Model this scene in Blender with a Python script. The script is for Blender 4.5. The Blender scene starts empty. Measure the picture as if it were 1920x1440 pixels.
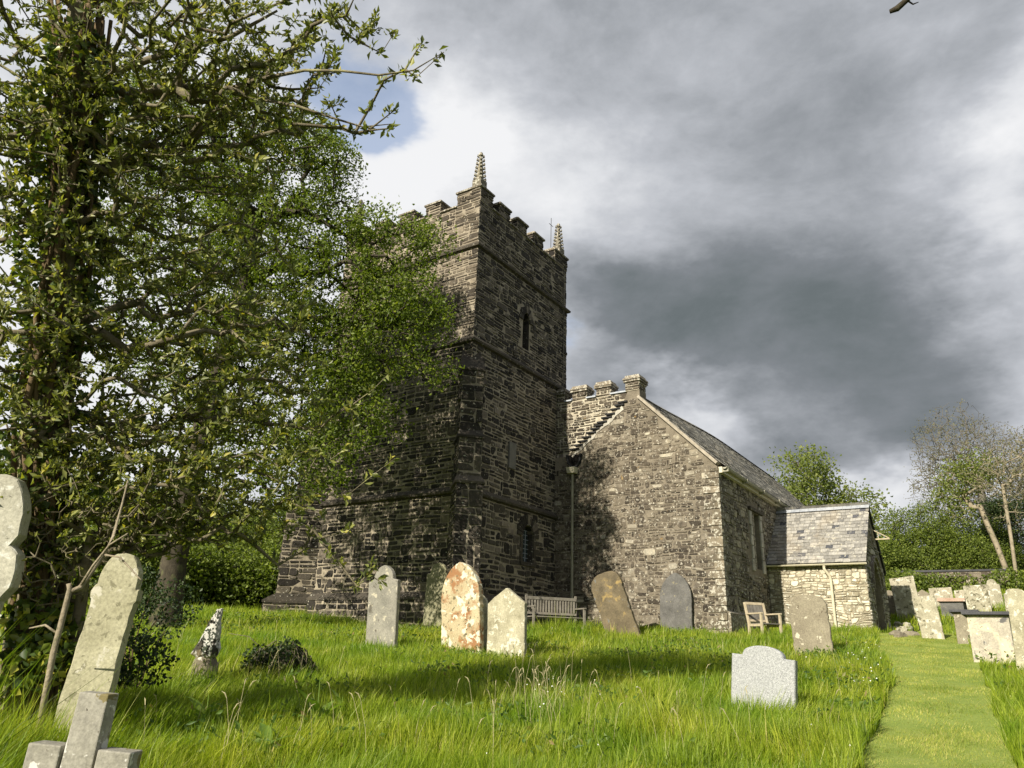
import bpy, math, random
import numpy as np
from mathutils import Vector, Matrix

random.seed(7)
RNG = np.random.default_rng(7)
SC = bpy.context.scene
COL = SC.collection
EYE = 1.6

# ------------------------------------------------------------------ camera
R = np.array([[0.9994775266560739, -0.03232141255355463, 0.0],
              [-0.010692689668618954, -0.3306508651372938, 0.9436925727013059],
              [0.03050147696600426, 0.9431995184872086, 0.3308237117082]])
FPX = 1410.0
cam_d = bpy.data.cameras.new("camera")
cam = bpy.data.objects.new("camera", cam_d)
COL.objects.link(cam)
cam_d.sensor_fit = 'HORIZONTAL'
cam_d.sensor_width = 36.0
cam_d.lens = 36.0 * FPX / 1920.0
cam_d.clip_start = 0.05
cam_d.clip_end = 3000
m = Matrix(((R[0, 0], R[0, 1], -R[0, 2], 0), (R[1, 0], R[1, 1], -R[1, 2], 0), (R[2, 0], R[2, 1], -R[2, 2], EYE), (0, 0, 0, 1)))
cam.matrix_world = m
SC.camera = cam

# church axes: EV points east along the nave, NV north
EV = np.array([0.557269713, 0.830331540]); NV = np.array([-0.830331540, 0.557269713])
KX, KY = 5.9960429, 21.20140563

# ------------------------------------------------------------------ sun, view
SUN_EL = math.radians(28.0)
SUN_N = math.radians(5.0)
sxy = -EV * math.cos(SUN_N) + NV * math.sin(SUN_N)
sun_dir = Vector((sxy[0] * math.cos(SUN_EL), sxy[1] * math.cos(SUN_EL), math.sin(SUN_EL)))
sd = bpy.data.lights.new("sun", 'SUN')
sd.energy = 5.0
sd.angle = math.radians(0.5)
sd.color = (1.0, 0.92, 0.78)
sun = bpy.data.objects.new("sun", sd)
COL.objects.link(sun)
sun.rotation_euler = sun_dir.to_track_quat('Z', 'Y').to_euler()
SC.view_settings.view_transform = 'Standard'
SC.view_settings.look = 'None'
SC.view_settings.gamma = 1.0
SC.view_settings.exposure = 0.6


# ------------------------------------------------------------------ pixel helpers (positions in metres along a sight line)
def ray(x, y):
    v = R @ np.array([x - 960.0, -(y - 720.0), FPX])
    return v / np.linalg.norm(v)


def px(x, y, r):
    v = ray(x, y); h = math.hypot(v[0], v[1])
    return np.array([v[0] / h * r, v[1] / h * r, EYE + v[2] / h * r])


def proj(p):
    c = R.T @ (np.asarray(p, float) - np.array([0, 0, EYE]))
    return np.array([960 + FPX * c[0] / c[2], 720 - FPX * c[1] / c[2]])


def sstep(a, b, x):
    t = np.clip((x - a) / (b - a), 0, 1)
    return t * t * (3 - 2 * t)


def ground(x, y):
    x = np.asarray(x, float); y = np.asarray(y, float)
    r = np.hypot(x, y)
    z = 0.0933 * np.minimum(r, 24.5) + 0.02 * np.clip(r - 24.5, 0, 60)
    e = (x - KX) * EV[0] + (y - KY) * EV[1]
    n = (x - KX) * NV[0] + (y - KY) * NV[1]
    bank = 0.2 * np.clip(e - 7.5, 0, 8.5)
    z = z + bank * (1 - sstep(-1.0, 4.0, n))
    z = np.where(y < 0, 0.0933 * np.hypot(x * 0.5, y * .2), z)
    z = z + 0.045 * np.sin(x * 0.9 + 1.3) * np.sin(y * 0.75 + x * .2) + 0.02 * np.sin(x * 2.3) * np.sin(y * 2.1 + 1)
    return z


def gz(x, y):
    return float(ground(x, y))


def pxg(x, y, h=0.2):
    v = ray(x, y)
    t = 1.5
    prev = None
    while t < 120:
        p = v * t
        g = EYE + p[2] - gz(p[0], p[1]) - h
        if g < 0:
            lo, hi = t - .1, t
            for _ in range(20):
                mid = (lo + hi) / 2; q = v * mid
                if EYE + q[2] - gz(q[0], q[1]) - h < 0: hi = mid
                else: lo = mid
            p = v * hi
            return np.array([p[0], p[1], gz(p[0], p[1])])
        t += .1
    p = v * 40
    return np.array([p[0], p[1], gz(p[0], p[1])])


def loc2w(e, n, z=0.0):
    return np.array([KX + e * EV[0] + n * NV[0], KY + e * EV[1] + n * NV[1], z])


# ================================================================== WORLD
world = bpy.data.worlds.new("World"); SC.world = world; world.use_nodes = True
wt = world.node_tree; wt.nodes.clear()


def wn_(ty, **kw):
    nd = wt.nodes.new(ty)
    for k, v in kw.items(): setattr(nd, k, v)
    return nd


def wmath(op, a, b=None, c=None):
    nd = wn_('ShaderNodeMath', operation=op)
    for k, v in ((0, a), (1, b), (2, c)):
        if v is None: continue
        if hasattr(v, 'is_linked'): wt.links.new(v, nd.inputs[k])
        else: nd.inputs[k].default_value = v
    return nd.outputs[0]


def wvec(op, a, b=None, scale=None):
    nd = wn_('ShaderNodeVectorMath', operation=op)
    for k, v in ((0, a), (1, b)):
        if v is None: continue
        if hasattr(v, 'is_linked'): wt.links.new(v, nd.inputs[k])
        else: nd.inputs[k].default_value = v
    if scale is not None: nd.inputs['Scale'].default_value = scale
    return nd


def wnoise(vec, scale, detail=6, rough=.55, dist=0.0, col=False):
    nd = wn_('ShaderNodeTexNoise'); wt.links.new(vec, nd.inputs['Vector'])
    nd.inputs['Scale'].default_value = scale; nd.inputs['Detail'].default_value = detail
    nd.inputs['Roughness'].default_value = rough; nd.inputs['Distortion'].default_value = dist
    return nd.outputs['Color' if col else 'Fac']


tc = wn_('ShaderNodeTexCoord').outputs['Generated']
d0 = wvec('NORMALIZE', tc).outputs[0]
sep = wn_('ShaderNodeSeparateXYZ'); wt.links.new(d0, sep.inputs[0])
cx = wn_('ShaderNodeCombineXYZ')
wt.links.new(sep.outputs[0], cx.inputs[0]); wt.links.new(sep.outputs[1], cx.inputs[1])
wt.links.new(wmath('MULTIPLY', sep.outputs[2], 1.9), cx.inputs[2])
pv = cx.outputs[0]
w1 = wvec('SUBTRACT', wnoise(pv, 2.6, 6, .6, 0, True), (.5, .5, .5)).outputs[0]
w2 = wvec('SCALE', w1, scale=.34).outputs[0]
dw = wvec('NORMALIZE', wvec('ADD', d0, w2).outputs[0]).outputs[0]


def blob(x, y, rad, vec=dw):
    v = ray(x, y); dt = wvec('DOT_PRODUCT', vec, tuple(v)).outputs['Value']
    s = rad / 1560.0
    return wmath('EXPONENT', wmath('MULTIPLY', wmath('SUBTRACT', 1.0, dt), -2.0 / (s * s)))


feats = [(800, 250, 130, .27), (960, 340, 170, .22), (700, 350, 110, .20), (1130, 330, 130, .10), (1040, 430, 90, .08), (500, 300, 420, .22), (300, 900, 500, .28), (880, 120, 90, .05),
         (1150, 590, 120, -.16), (1330, 575, 170, -.12), (1530, 560, 210, -.14), (1740, 620, 190, -.11), (1500, 720, 210, -.10), (1250, 650, 110, -.06), (1700, 780, 120, -.08), (1240, 680, 90, -.05), (1620, 250, 160, -.05), (1450, 160, 120, -.05),
         (1290, 775, 75, .22), (1370, 800, 70, .14), (1420, 880, 80, .12), (1650, 935, 100, .36), (1560, 760, 90, .05), (1870, 440, 100, .26), (1780, 490, 70, .08), (1920, 190, 90, .30), (1850, 600, 100, .06), (1900, 700, 90, .18),
         (1660, 860, 90, -.10), (1820, 920, 90, .24), (1200, 470, 80, .10), (1350, 430, 110, .09), (1560, 420, 90, .05), (1350, 130, 120, .04), (1740, 60, 90, .05), (1100, 80, 150, .03), (1085, 710, 70, .14), (-400, 400, 500, .25)]
L = wmath('ADD', 0.665, 0.0)
for x, y, rad, wgt in feats:
    L = wmath('MULTIPLY_ADD', blob(x, y, rad), wgt, L)
n1 = wnoise(pv, 3.4, 8, .6, .3); n2 = wnoise(pv, 10.0, 6, .62, .2)
L = wmath('ADD', L, wmath('MULTIPLY', wmath('SUBTRACT', n1, .5), .50))
L = wmath('ADD', L, wmath('MULTIPLY', wmath('SUBTRACT', n2, .5), .24))
# behind the viewer the sky is broken, bright cloud
cr = wn_('ShaderNodeValToRGB'); wt.links.new(L, cr.inputs[0]); el = cr.color_ramp.elements
st = [(.20, (.115, .138, .145)), (.36, (.155, .180, .190)), (.50, (.23, .25, .272)), (.62, (.36, .38, .41)), (.75, (.53, .55, .59)), (.88, (.74, .755, .785)), (1.0, (.90, .905, .92))]
while len(el) > 1: el.remove(el[-1])
el[0].position, el[0].color = st[0][0], (*st[0][1], 1)
for p, c in st[1:]:
    e = el.new(p); e.color = (*c, 1)
sky = wn_('ShaderNodeTexSky'); sky.sky_type = 'NISHITA'; sky.sun_disc = False
sky.sun_elevation = SUN_EL; sky.sun_rotation = math.atan2(sun_dir.x, sun_dir.y)
sky.air_density = 1.0; sky.dust_density = .6; sky.ozone_density = 2.0
bgs = wn_('ShaderNodeBackground'); wt.links.new(sky.outputs[0], bgs.inputs[0]); bgs.inputs[1].default_value = .15
bgc = wn_('ShaderNodeBackground'); wt.links.new(cr.outputs[0], bgc.inputs[0]); bgc.inputs[1].default_value = 1.0 / 2 ** SC.view_settings.exposure
bm_ = wmath('ADD', wmath('MULTIPLY', blob(715, 215, 78), 1.5), wmath('MULTIPLY', blob(610, 110, 110), 1.0))
bm_ = wmath('ADD', bm_, wmath('MULTIPLY', blob(1075, 690, 60), .55)); bm_ = wmath('ADD', bm_, wmath('MULTIPLY', blob(1905, 720, 60), .35))
mr = wn_('ShaderNodeMapRange'); mr.interpolation_type = 'SMOOTHSTEP'; wt.links.new(bm_, mr.inputs['Value']); mr.inputs['From Min'].default_value = .15; mr.inputs['From Max'].default_value = 1.0
mr.inputs['To Max'].default_value = .62
ms = wn_('ShaderNodeMixShader'); wt.links.new(mr.outputs[0], ms.inputs[0]); wt.links.new(bgc.outputs[0], ms.inputs[1]); wt.links.new(bgs.outputs[0], ms.inputs[2])
wo = wn_('ShaderNodeOutputWorld'); wt.links.new(ms.outputs[0], wo.inputs[0])


# ------------------------------------------------------------------ tagging
def tag(o, label=None, cat=None, group=None, kind=None):
    if label: o['label'] = label
    if cat: o['category'] = cat
    if group: o['group'] = group
    if kind: o['kind'] = kind
    return o


def empty(name, loc, rz=0.0, label=None, cat=None, group=None):
    o = bpy.data.objects.new(name, None)
    COL.objects.link(o)
    o.location = loc; o.rotation_euler = (0, 0, rz)
    o.empty_display_size = .3
    return tag(o, label, cat, group)


def mesh_np(name, V, groups, mats, parent=None, smooth=False, midx=None):
    """groups: list of integer arrays (n,k); midx: list of material index per group (int or array)"""
    me = bpy.data.meshes.new(name)
    V = np.asarray(V, np.float32)
    me.vertices.add(len(V)); me.vertices.foreach_set('co', V.ravel())
    groups = [np.asarray(g, np.int32) for g in groups if len(g)]
    nl = sum(g.size for g in groups); nf = sum(len(g) for g in groups)
    me.loops.add(nl); me.polygons.add(nf)
    me.loops.foreach_set('vertex_index', np.concatenate([g.ravel() for g in groups]))
    tot = np.concatenate([np.full(len(g), g.shape[1], np.int32) for g in groups])
    st = np.concatenate([[0], np.cumsum(tot)[:-1]]).astype(np.int32)
    me.polygons.foreach_set('loop_start', st); me.polygons.foreach_set('loop_total', tot)
    if midx is not None:
        mi = np.concatenate([np.full(len(g), k, np.int32) if np.isscalar(k) else np.asarray(k, np.int32) for g, k in zip(groups, midx)])
        me.polygons.foreach_set('material_index', mi)
    me.polygons.foreach_set('use_smooth', np.full(nf, smooth, bool))
    me.update(calc_edges=True)
    me.validate()
    if not isinstance(mats, (list, tuple)): mats = [mats]
    for mm in mats: me.materials.append(mm)
    o = bpy.data.objects.new(name, me)
    COL.objects.link(o)
    if parent: o.parent = parent
    return o


class MB:
    def __init__(s):
        s.v = []; s.f = []; s.m = []

    def add(s, vs, fs, mi=0):
        b = len(s.v)
        s.v += [tuple(map(float, q)) for q in vs]
        s.f += [tuple(b + i for i in f) for f in fs]; s.m += [mi] * len(fs)

    def box(s, x0, x1, y0, y1, z0, z1, mi=0, top=None):
        """top: (dx0,dx1,dy0,dy1) insets of upper face"""
        a, b, c, d = top or (0, 0, 0, 0)
        vs = [(x0, y0, z0), (x1, y0, z0), (x1, y1, z0), (x0, y1, z0),
              (x0 + a, y0 + c, z1), (x1 - b, y0 + c, z1), (x1 - b, y1 - d, z1), (x0 + a, y1 - d, z1)]
        s.add(vs, [(0, 3, 2, 1), (4, 5, 6, 7), (0, 1, 5, 4), (1, 2, 6, 5), (2, 3, 7, 6), (3, 0, 4, 7)], mi)

    def obox(s, c, ax, ay, az, hx, hy, hz, mi=0, taper=1.0):
        c = np.asarray(c, float); ax, ay, az = [np.asarray(q, float) for q in (ax, ay, az)]
        vs = []
        for k, t in ((-1, 1.0), (1, taper)):
            for i, j in ((-1, -1), (1, -1), (1, 1), (-1, 1)):
                vs.append(c + ax * hx * i * t + ay * hy * j * t + az * hz * k)
        s.add(vs, [(0, 3, 2, 1), (4, 5, 6, 7), (0, 1, 5, 4), (1, 2, 6, 5), (2, 3, 7, 6), (3, 0, 4, 7)], mi)

    def prism(s, poly, fn, d0, d1, mi=0):
        """poly: list (u,v); fn(u,v,d) -> xyz; extrude from d0 to d1"""
        n = len(poly)
        vs = [fn(u, v, d0) for u, v in poly] + [fn(u, v, d1) for u, v in poly]
        fs = [tuple(range(n - 1, -1, -1)), tuple(range(n, 2 * n))]
        fs += [(i, (i + 1) % n, n + (i + 1) % n, n + i) for i in range(n)]
        s.add(vs, fs, mi)

    def tube(s, pts, rad, n=8, mi=0, cap=True):
        pts = [np.asarray(p, float) for p in pts]
        if np.isscalar(rad): rad = [rad] * len(pts)
        rings = []
        for i, p in enumerate(pts):
            t = pts[min(i + 1, len(pts) - 1)] - pts[max(i - 1, 0)]; t = t / (np.linalg.norm(t) + 1e-9)
            a = np.cross(t, [0, 0, 1.0]) if abs(t[2]) < .95 else np.cross(t, [1.0, 0, 0]); a /= np.linalg.norm(a)
            b = np.cross(t, a)
            rings.append([p + rad[i] * (a * math.cos(2 * math.pi * k / n) + b * math.sin(2 * math.pi * k / n)) for k in range(n)])
        vs = [q for r_ in rings for q in r_]; fs = []
        for i in range(len(rings) - 1):
            for k in range(n):
                fs.append((i * n + k, i * n + (k + 1) % n, (i + 1) * n + (k + 1) % n, (i + 1) * n + k))
        if cap:
            fs.append(tuple(range(n - 1, -1, -1))); fs.append(tuple((len(rings) - 1) * n + k for k in range(n)))
        s.add(vs, fs, mi)

    def build(s, name, mats, parent=None, smooth=False, bevel=0.0):
        me = bpy.data.meshes.new(name)
        me.from_pydata(s.v, [], s.f)
        me.polygons.foreach_set('material_index', s.m)
        me.polygons.foreach_set('use_smooth', [smooth] * len(s.f))
        me.update()
        if not isinstance(mats, (list, tuple)): mats = [mats]
        for mm in mats: me.materials.append(mm)
        o = bpy.data.objects.new(name, me)
        COL.objects.link(o)
        if parent: o.parent = parent
        if bevel > 0:
            b = o.modifiers.new('bevel', 'BEVEL'); b.width = bevel; b.segments = 2; b.limit_method = 'ANGLE'
        return o


# ------------------------------------------------------------------ materials
class NT:
    def __init__(s, name):
        s.mat = bpy.data.materials.new(name); s.mat.use_nodes = True
        s.t = s.mat.node_tree; s.t.nodes.clear()
        s.out = s.t.nodes.new('ShaderNodeOutputMaterial')

    def n(s, ty, **kw):
        nd = s.t.nodes.new(ty)
        for k, v in kw.items():
            if k.startswith('i_'):
                nd.inputs[k[2:].replace('_', ' ')].default_value = v
            else:
                setattr(nd, k, v)
        return nd

    def l(s, a, b): s.t.links.new(a, b)

    def ramp(s, fac, stops, interp='LINEAR'):
        r = s.n('ShaderNodeValToRGB'); r.color_ramp.interpolation = interp
        el = r.color_ramp.elements
        while len(el) > 1: el.remove(el[-1])
        el[0].position = stops[0][0]; el[0].color = (*stops[0][1], 1)
        for p, c in stops[1:]:
            e = el.new(p); e.color = (*c, 1)
        s.l(fac, r.inputs[0]); return r.outputs[0]

    def mix(s, fac, a, b, mode='MIX'):
        nd = s.n('ShaderNodeMixRGB', blend_type=mode)
        for k, v in ((0, fac), (1, a), (2, b)):
            if hasattr(v, 'is_linked'): s.l(v, nd.inputs[k])
            elif k == 0: nd.inputs[0].default_value = v
            else: nd.inputs[k].default_value = (*v, 1) if len(v) == 3 else v
        return nd.outputs[0]

    def noise(s, vec, scale, detail=4, rough=.55, dist=0.0):
        nd = s.n('ShaderNodeTexNoise'); nd.inputs['Scale'].default_value = scale
        nd.inputs['Detail'].default_value = detail; nd.inputs['Roughness'].default_value = rough
        nd.inputs['Distortion'].default_value = dist
        if vec is not None: s.l(vec, nd.inputs['Vector'])
        return nd.outputs['Fac']

    def step(s, v, a, b):
        nd = s.n('ShaderNodeMapRange'); nd.interpolation_type = 'SMOOTHSTEP'
        nd.inputs['From Min'].default_value = a; nd.inputs['From Max'].default_value = b
        s.l(v, nd.inputs['Value']); return nd.outputs[0]

    def math(s, op, a, b=0.0):
        nd = s.n('ShaderNodeMath', operation=op)
        for k, v in ((0, a), (1, b)):
            if hasattr(v, 'is_linked'): s.l(v, nd.inputs[k])
            else: nd.inputs[k].default_value = v
        return nd.outputs[0]

    def obj(s): return s.n('ShaderNodeTexCoord').outputs['Object']

    def rnd(s): return s.n('ShaderNodeNewGeometry').outputs['Random Per Island']

    def finish(s, col, rough=.9, bump=None, strength=.3, dist=.02, spec=.25, metal=0.0):
        p = s.n('ShaderNodeBsdfPrincipled')
        if hasattr(col, 'is_linked'): s.l(col, p.inputs['Base Color'])
        else: p.inputs['Base Color'].default_value = (*col, 1)
        p.inputs['Roughness'].default_value = rough; p.inputs['Specular IOR Level'].default_value = spec
        p.inputs['Metallic'].default_value = metal
        if bump is not None:
            b = s.n('ShaderNodeBump'); b.inputs['Strength'].default_value = strength; b.inputs['Distance'].default_value = dist
            s.l(bump, b.inputs['Height']); s.l(b.outputs[0], p.inputs['Normal'])
        s.l(p.outputs[0], s.out.inputs[0])
        return s.mat


def mat_stone(name, ramp, lichen=.62, lich_col=(.52, .50, .42), gold=.70, bumpd=.03):
    t = NT(name); o = t.obj(); rnd = t.rnd()
    base = t.ramp(rnd, ramp)
    n1 = t.noise(o, 9, 6, .65)
    v = t.ramp(n1, [(.25, (.55, .55, .55)), (.5, (1, 1, 1)), (.8, (1.45, 1.4, 1.3))])
    c = t.mix(1.0, base, v, 'MULTIPLY')
    big = t.noise(o, .45, 3, .5)
    c = t.mix(1.0, c, t.ramp(big, [(.3, (.78, .78, .8)), (.7, (1.22, 1.2, 1.12))]), 'MULTIPLY')
    n2 = t.noise(o, 13, 5, .6, .4)
    c = t.mix(t.math('MULTIPLY', t.step(n2, lichen, lichen + .05), .8), c, lich_col)
    n3 = t.noise(o, 3.1, 5, .6)
    c = t.mix(t.math('MULTIPLY', t.step(n3, gold, gold + .06), .55), c, (.34, .22, .07))
    nb = t.noise(o, 22, 8, .7)
    return t.finish(c, .92, nb, .7, bumpd, .2)


def mat_mortar(name, a, b):
    t = NT(name); o = t.obj()
    n = t.noise(o, 2.2, 6, .65); c = t.ramp(n, [(.3, a), (.7, b)])
    n2 = t.noise(o, 30, 5, .7)
    c = t.mix(1.0, c, t.ramp(n2, [(.3, (.75, .75, .75)), (.7, (1.2, 1.2, 1.2))]), 'MULTIPLY')
    return t.finish(c, .95, n2, .8, .02, .1)


def mat_plain(name, a, b, scale=6, rough=.85, spec=.25, bump=.25, metal=0.0, isl=.0):
    t = NT(name); o = t.obj()
    n = t.noise(o, scale, 6, .6); c = t.ramp(n, [(.3, a), (.7, b)])
    if isl > 0:
        c = t.mix(1.0, c, t.ramp(t.rnd(), [(0, (1 - isl,) * 3), (1, (1 + isl,) * 3)]), 'MULTIPLY')
    return t.finish(c, rough, t.noise(o, scale * 5, 5, .6), bump, .01, spec, metal)


def mat_grave(name, a, b, patches=(), speck=0.0, rough=.9, algae=None):
    """patches: (colour, scale, threshold, soft)"""
    t = NT(name); o = t.obj()
    oi = t.n('ShaderNodeObjectInfo').outputs['Random']
    vm = t.n('ShaderNodeVectorMath', operation='ADD'); t.l(o, vm.inputs[0])
    cx = t.n('ShaderNodeCombineXYZ'); t.l(t.math('MULTIPLY', oi, 37.0), cx.inputs[0]); t.l(t.math('MULTIPLY', oi, 11.0), cx.inputs[2])
    t.l(cx.outputs[0], vm.inputs[1]); o = vm.outputs[0]
    c = t.ramp(t.noise(o, 3.5, 7, .65), [(.3, a), (.7, b)])
    c = t.mix(1.0, c, t.ramp(t.noise(o, 40, 4, .7), [(.3, (.72,) * 3), (.7, (1.25,) * 3)]), 'MULTIPLY')
    for col, scl, th, so in patches:
        c = t.mix(t.step(t.noise(o, scl, 6, .62, .3), th, th + so), c, col)
    if speck > 0:
        w = t.n('ShaderNodeTexWhiteNoise'); sc_ = t.n('ShaderNodeVectorMath', operation='SCALE'); sc_.inputs['Scale'].default_value = 160
        fl = t.n('ShaderNodeVectorMath', operation='FLOOR'); t.l(o, sc_.inputs[0]); t.l(sc_.outputs[0], fl.inputs[0]); t.l(fl.outputs[0], w.inputs['Vector'])
        c = t.mix(speck, c, t.ramp(w.outputs['Value'], [(0, (.12, .12, .12)), (.5, (.36, .37, .37)), (1, (.75, .76, .76))]), 'MIX')
    return t.finish(c, rough, t.noise(o, 28, 8, .7), .45, .015, .2)


def mat_leaf(name, ramp, trans=.35, rough=.5, spec=.3):
    t = NT(name)
    c = t.ramp(t.rnd(), ramp)
    p = t.n('ShaderNodeBsdfPrincipled'); t.l(c, p.inputs['Base Color']); p.inputs['Roughness'].default_value = rough
    p.inputs['Specular IOR Level'].default_value = spec
    tr = t.n('ShaderNodeBsdfTranslucent')
    t.l(t.mix(1.0, c, (1.5, 1.6, .55), 'MULTIPLY'), tr.inputs[0])
    mx = t.n('ShaderNodeMixShader'); mx.inputs[0].default_value = trans
    t.l(p.outputs[0], mx.inputs[1]); t.l(tr.outputs[0], mx.inputs[2]); t.l(mx.outputs[0], t.out.inputs[0])
    return t.mat


def mat_bark(name, a, b, c3=None):
    t = NT(name); o = t.obj()
    n = t.noise(o, 6, 6, .7, .5); c = t.ramp(n, [(.3, a), (.7, b)])
    if c3: c = t.mix(t.step(t.noise(o, 4, 4, .6), .55, .65), c, c3)
    return t.finish(c, .9, t.noise(o, 30, 6, .7), .8, .02, .15)


M = {}
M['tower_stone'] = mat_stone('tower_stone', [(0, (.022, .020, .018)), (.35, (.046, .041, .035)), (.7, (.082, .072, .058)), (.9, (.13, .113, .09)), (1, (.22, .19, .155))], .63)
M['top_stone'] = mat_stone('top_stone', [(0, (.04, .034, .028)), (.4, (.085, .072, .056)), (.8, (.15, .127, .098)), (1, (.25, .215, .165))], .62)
M['tower_mortar'] = mat_mortar('tower_mortar', (.21, .18, .135), (.40, .35, .265))
M['quoin_stone'] = mat_stone('quoin_stone', [(0, (.028, .025, .022)), (.5, (.058, .051, .042)), (1, (.11, .095, .075))], .62)
M['aisle_stone'] = mat_stone('aisle_stone', [(0, (.050, .042, .033)), (.35, (.095, .080, .062)), (.7, (.14, .12, .093)), (.92, (.21, .185, .145)), (1, (.40, .37, .30))], .565, (.46, .43, .35), .66)
M['aisle_mortar'] = mat_mortar('aisle_mortar', (.14, .12, .09), (.27, .235, .178))
M['pale_mortar'] = mat_mortar('pale_mortar', (.36, .32, .24), (.60, .55, .43))
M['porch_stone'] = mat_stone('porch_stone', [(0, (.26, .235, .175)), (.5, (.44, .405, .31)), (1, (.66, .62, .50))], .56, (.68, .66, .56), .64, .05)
M['porch_mortar'] = mat_mortar('porch_mortar', (.20, .175, .125), (.34, .30, .22))
M['white_wash'] = mat_mortar('white_wash', (.26, .24, .20), (.60, .57, .49))
M['string'] = mat_stone('string_stone', [(0, (.05, .044, .036)), (1, (.10, .088, .070))], .63)
M['cap'] = mat_stone('cap_stone', [(0, (.12, .105, .08)), (1, (.24, .21, .165))], .53)
M['pinnacle'] = mat_stone('pinnacle_stone', [(0, (.12, .108, .082)), (1, (.22, .20, .155))], .54)
M['dark'] = mat_plain('dark_void', (.006, .006, .006), (.012, .011, .01), rough=1, spec=0)
M['louvre'] = mat_plain('louvre_slate', (.018, .018, .018), (.032, .032, .032))
M['lead'] = mat_plain('lead', (.30, .33, .37), (.45, .48, .52), rough=.6, spec=.4)
M['cream'] = mat_plain('cream_paint', (.50, .46, .33), (.62, .57, .42), 3, .5, .4, .1)
M['gutter'] = mat_plain('gutter_paint', (.22, .21, .15), (.36, .34, .25), 3, .55, .4, .1)
M['wood_pale'] = mat_plain('pale_weathered_wood', (.34, .28, .19), (.52, .45, .32), 8)
M['wood_grey'] = mat_plain('grey_weathered_wood', (.11, .10, .085), (.20, .185, .16), 8)
M['wood_bench'] = mat_plain('bench_wood', (.14, .125, .10), (.27, .25, .21), 8, isl=.25)
M['iron'] = mat_plain('dark_iron', (.02, .02, .02), (.05, .045, .04), rough=.6)
M['copper'] = mat_plain('conductor_strap', (.12, .11, .09), (.2, .18, .15))
M['glass'] = mat_plain('leaded_glass', (.02, .03, .035), (.05, .065, .07), 4, .12, .6, .05)
M['verge'] = mat_plain('verge_stone', (.25, .22, .17), (.46, .41, .33), 5)


def mat_slate(name, ramp, lich):
    t = NT(name); o = t.obj()
    c = t.ramp(t.rnd(), ramp)
    c = t.mix(1.0, c, t.ramp(t.noise(o, 14, 6, .7), [(.3, (.7,) * 3), (.7, (1.3,) * 3)]), 'MULTIPLY')
    c = t.mix(t.math('MULTIPLY', t.step(t.noise(o, 1.1, 5, .6), .5, .66), .35), c, (.34, .28, .19))
    c = t.mix(t.step(t.noise(o, 10, 6, .65, .4), lich, lich + .08), c, (.50, .47, .38))
    return t.finish(c, .85, t.noise(o, 40, 5, .6), .4, .01, .25)


M['slate_porch'] = mat_slate('porch_slate', [(0, (.07, .075, .085)), (.06, (.09, .09, .10)), (.1, (.19, .182, .165)), (.5, (.255, .245, .22)), (1, (.36, .345, .31))], .56)
M['slate_aisle'] = mat_slate('aisle_slate', [(0, (.10, .10, .095)), (.5, (.20, .195, .175)), (1, (.34, .325, .28))], .57)
M['ridge'] = mat_plain('ridge_tile', (.25, .27, .30), (.42, .44, .46), 6)


# ------------------------------------------------------------------ masonry generators
def smooth_warp(rng, amp):
    k = rng.uniform(1.5, 6.0, (6, 2)) * rng.choice([-1, 1], (6, 2)); ph = rng.uniform(0, 6.28, (6, 2)); a = amp / 6 ** .5

    def w(u, v):
        du = sum(a * np.sin(k[i, 0] * u + k[i, 1] * v + ph[i, 0]) for i in range(6))
        dv = sum(a * np.sin(k[i, 1] * u - k[i, 0] * v + ph[i, 1]) for i in range(6))
        return du, dv
    return w


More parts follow.
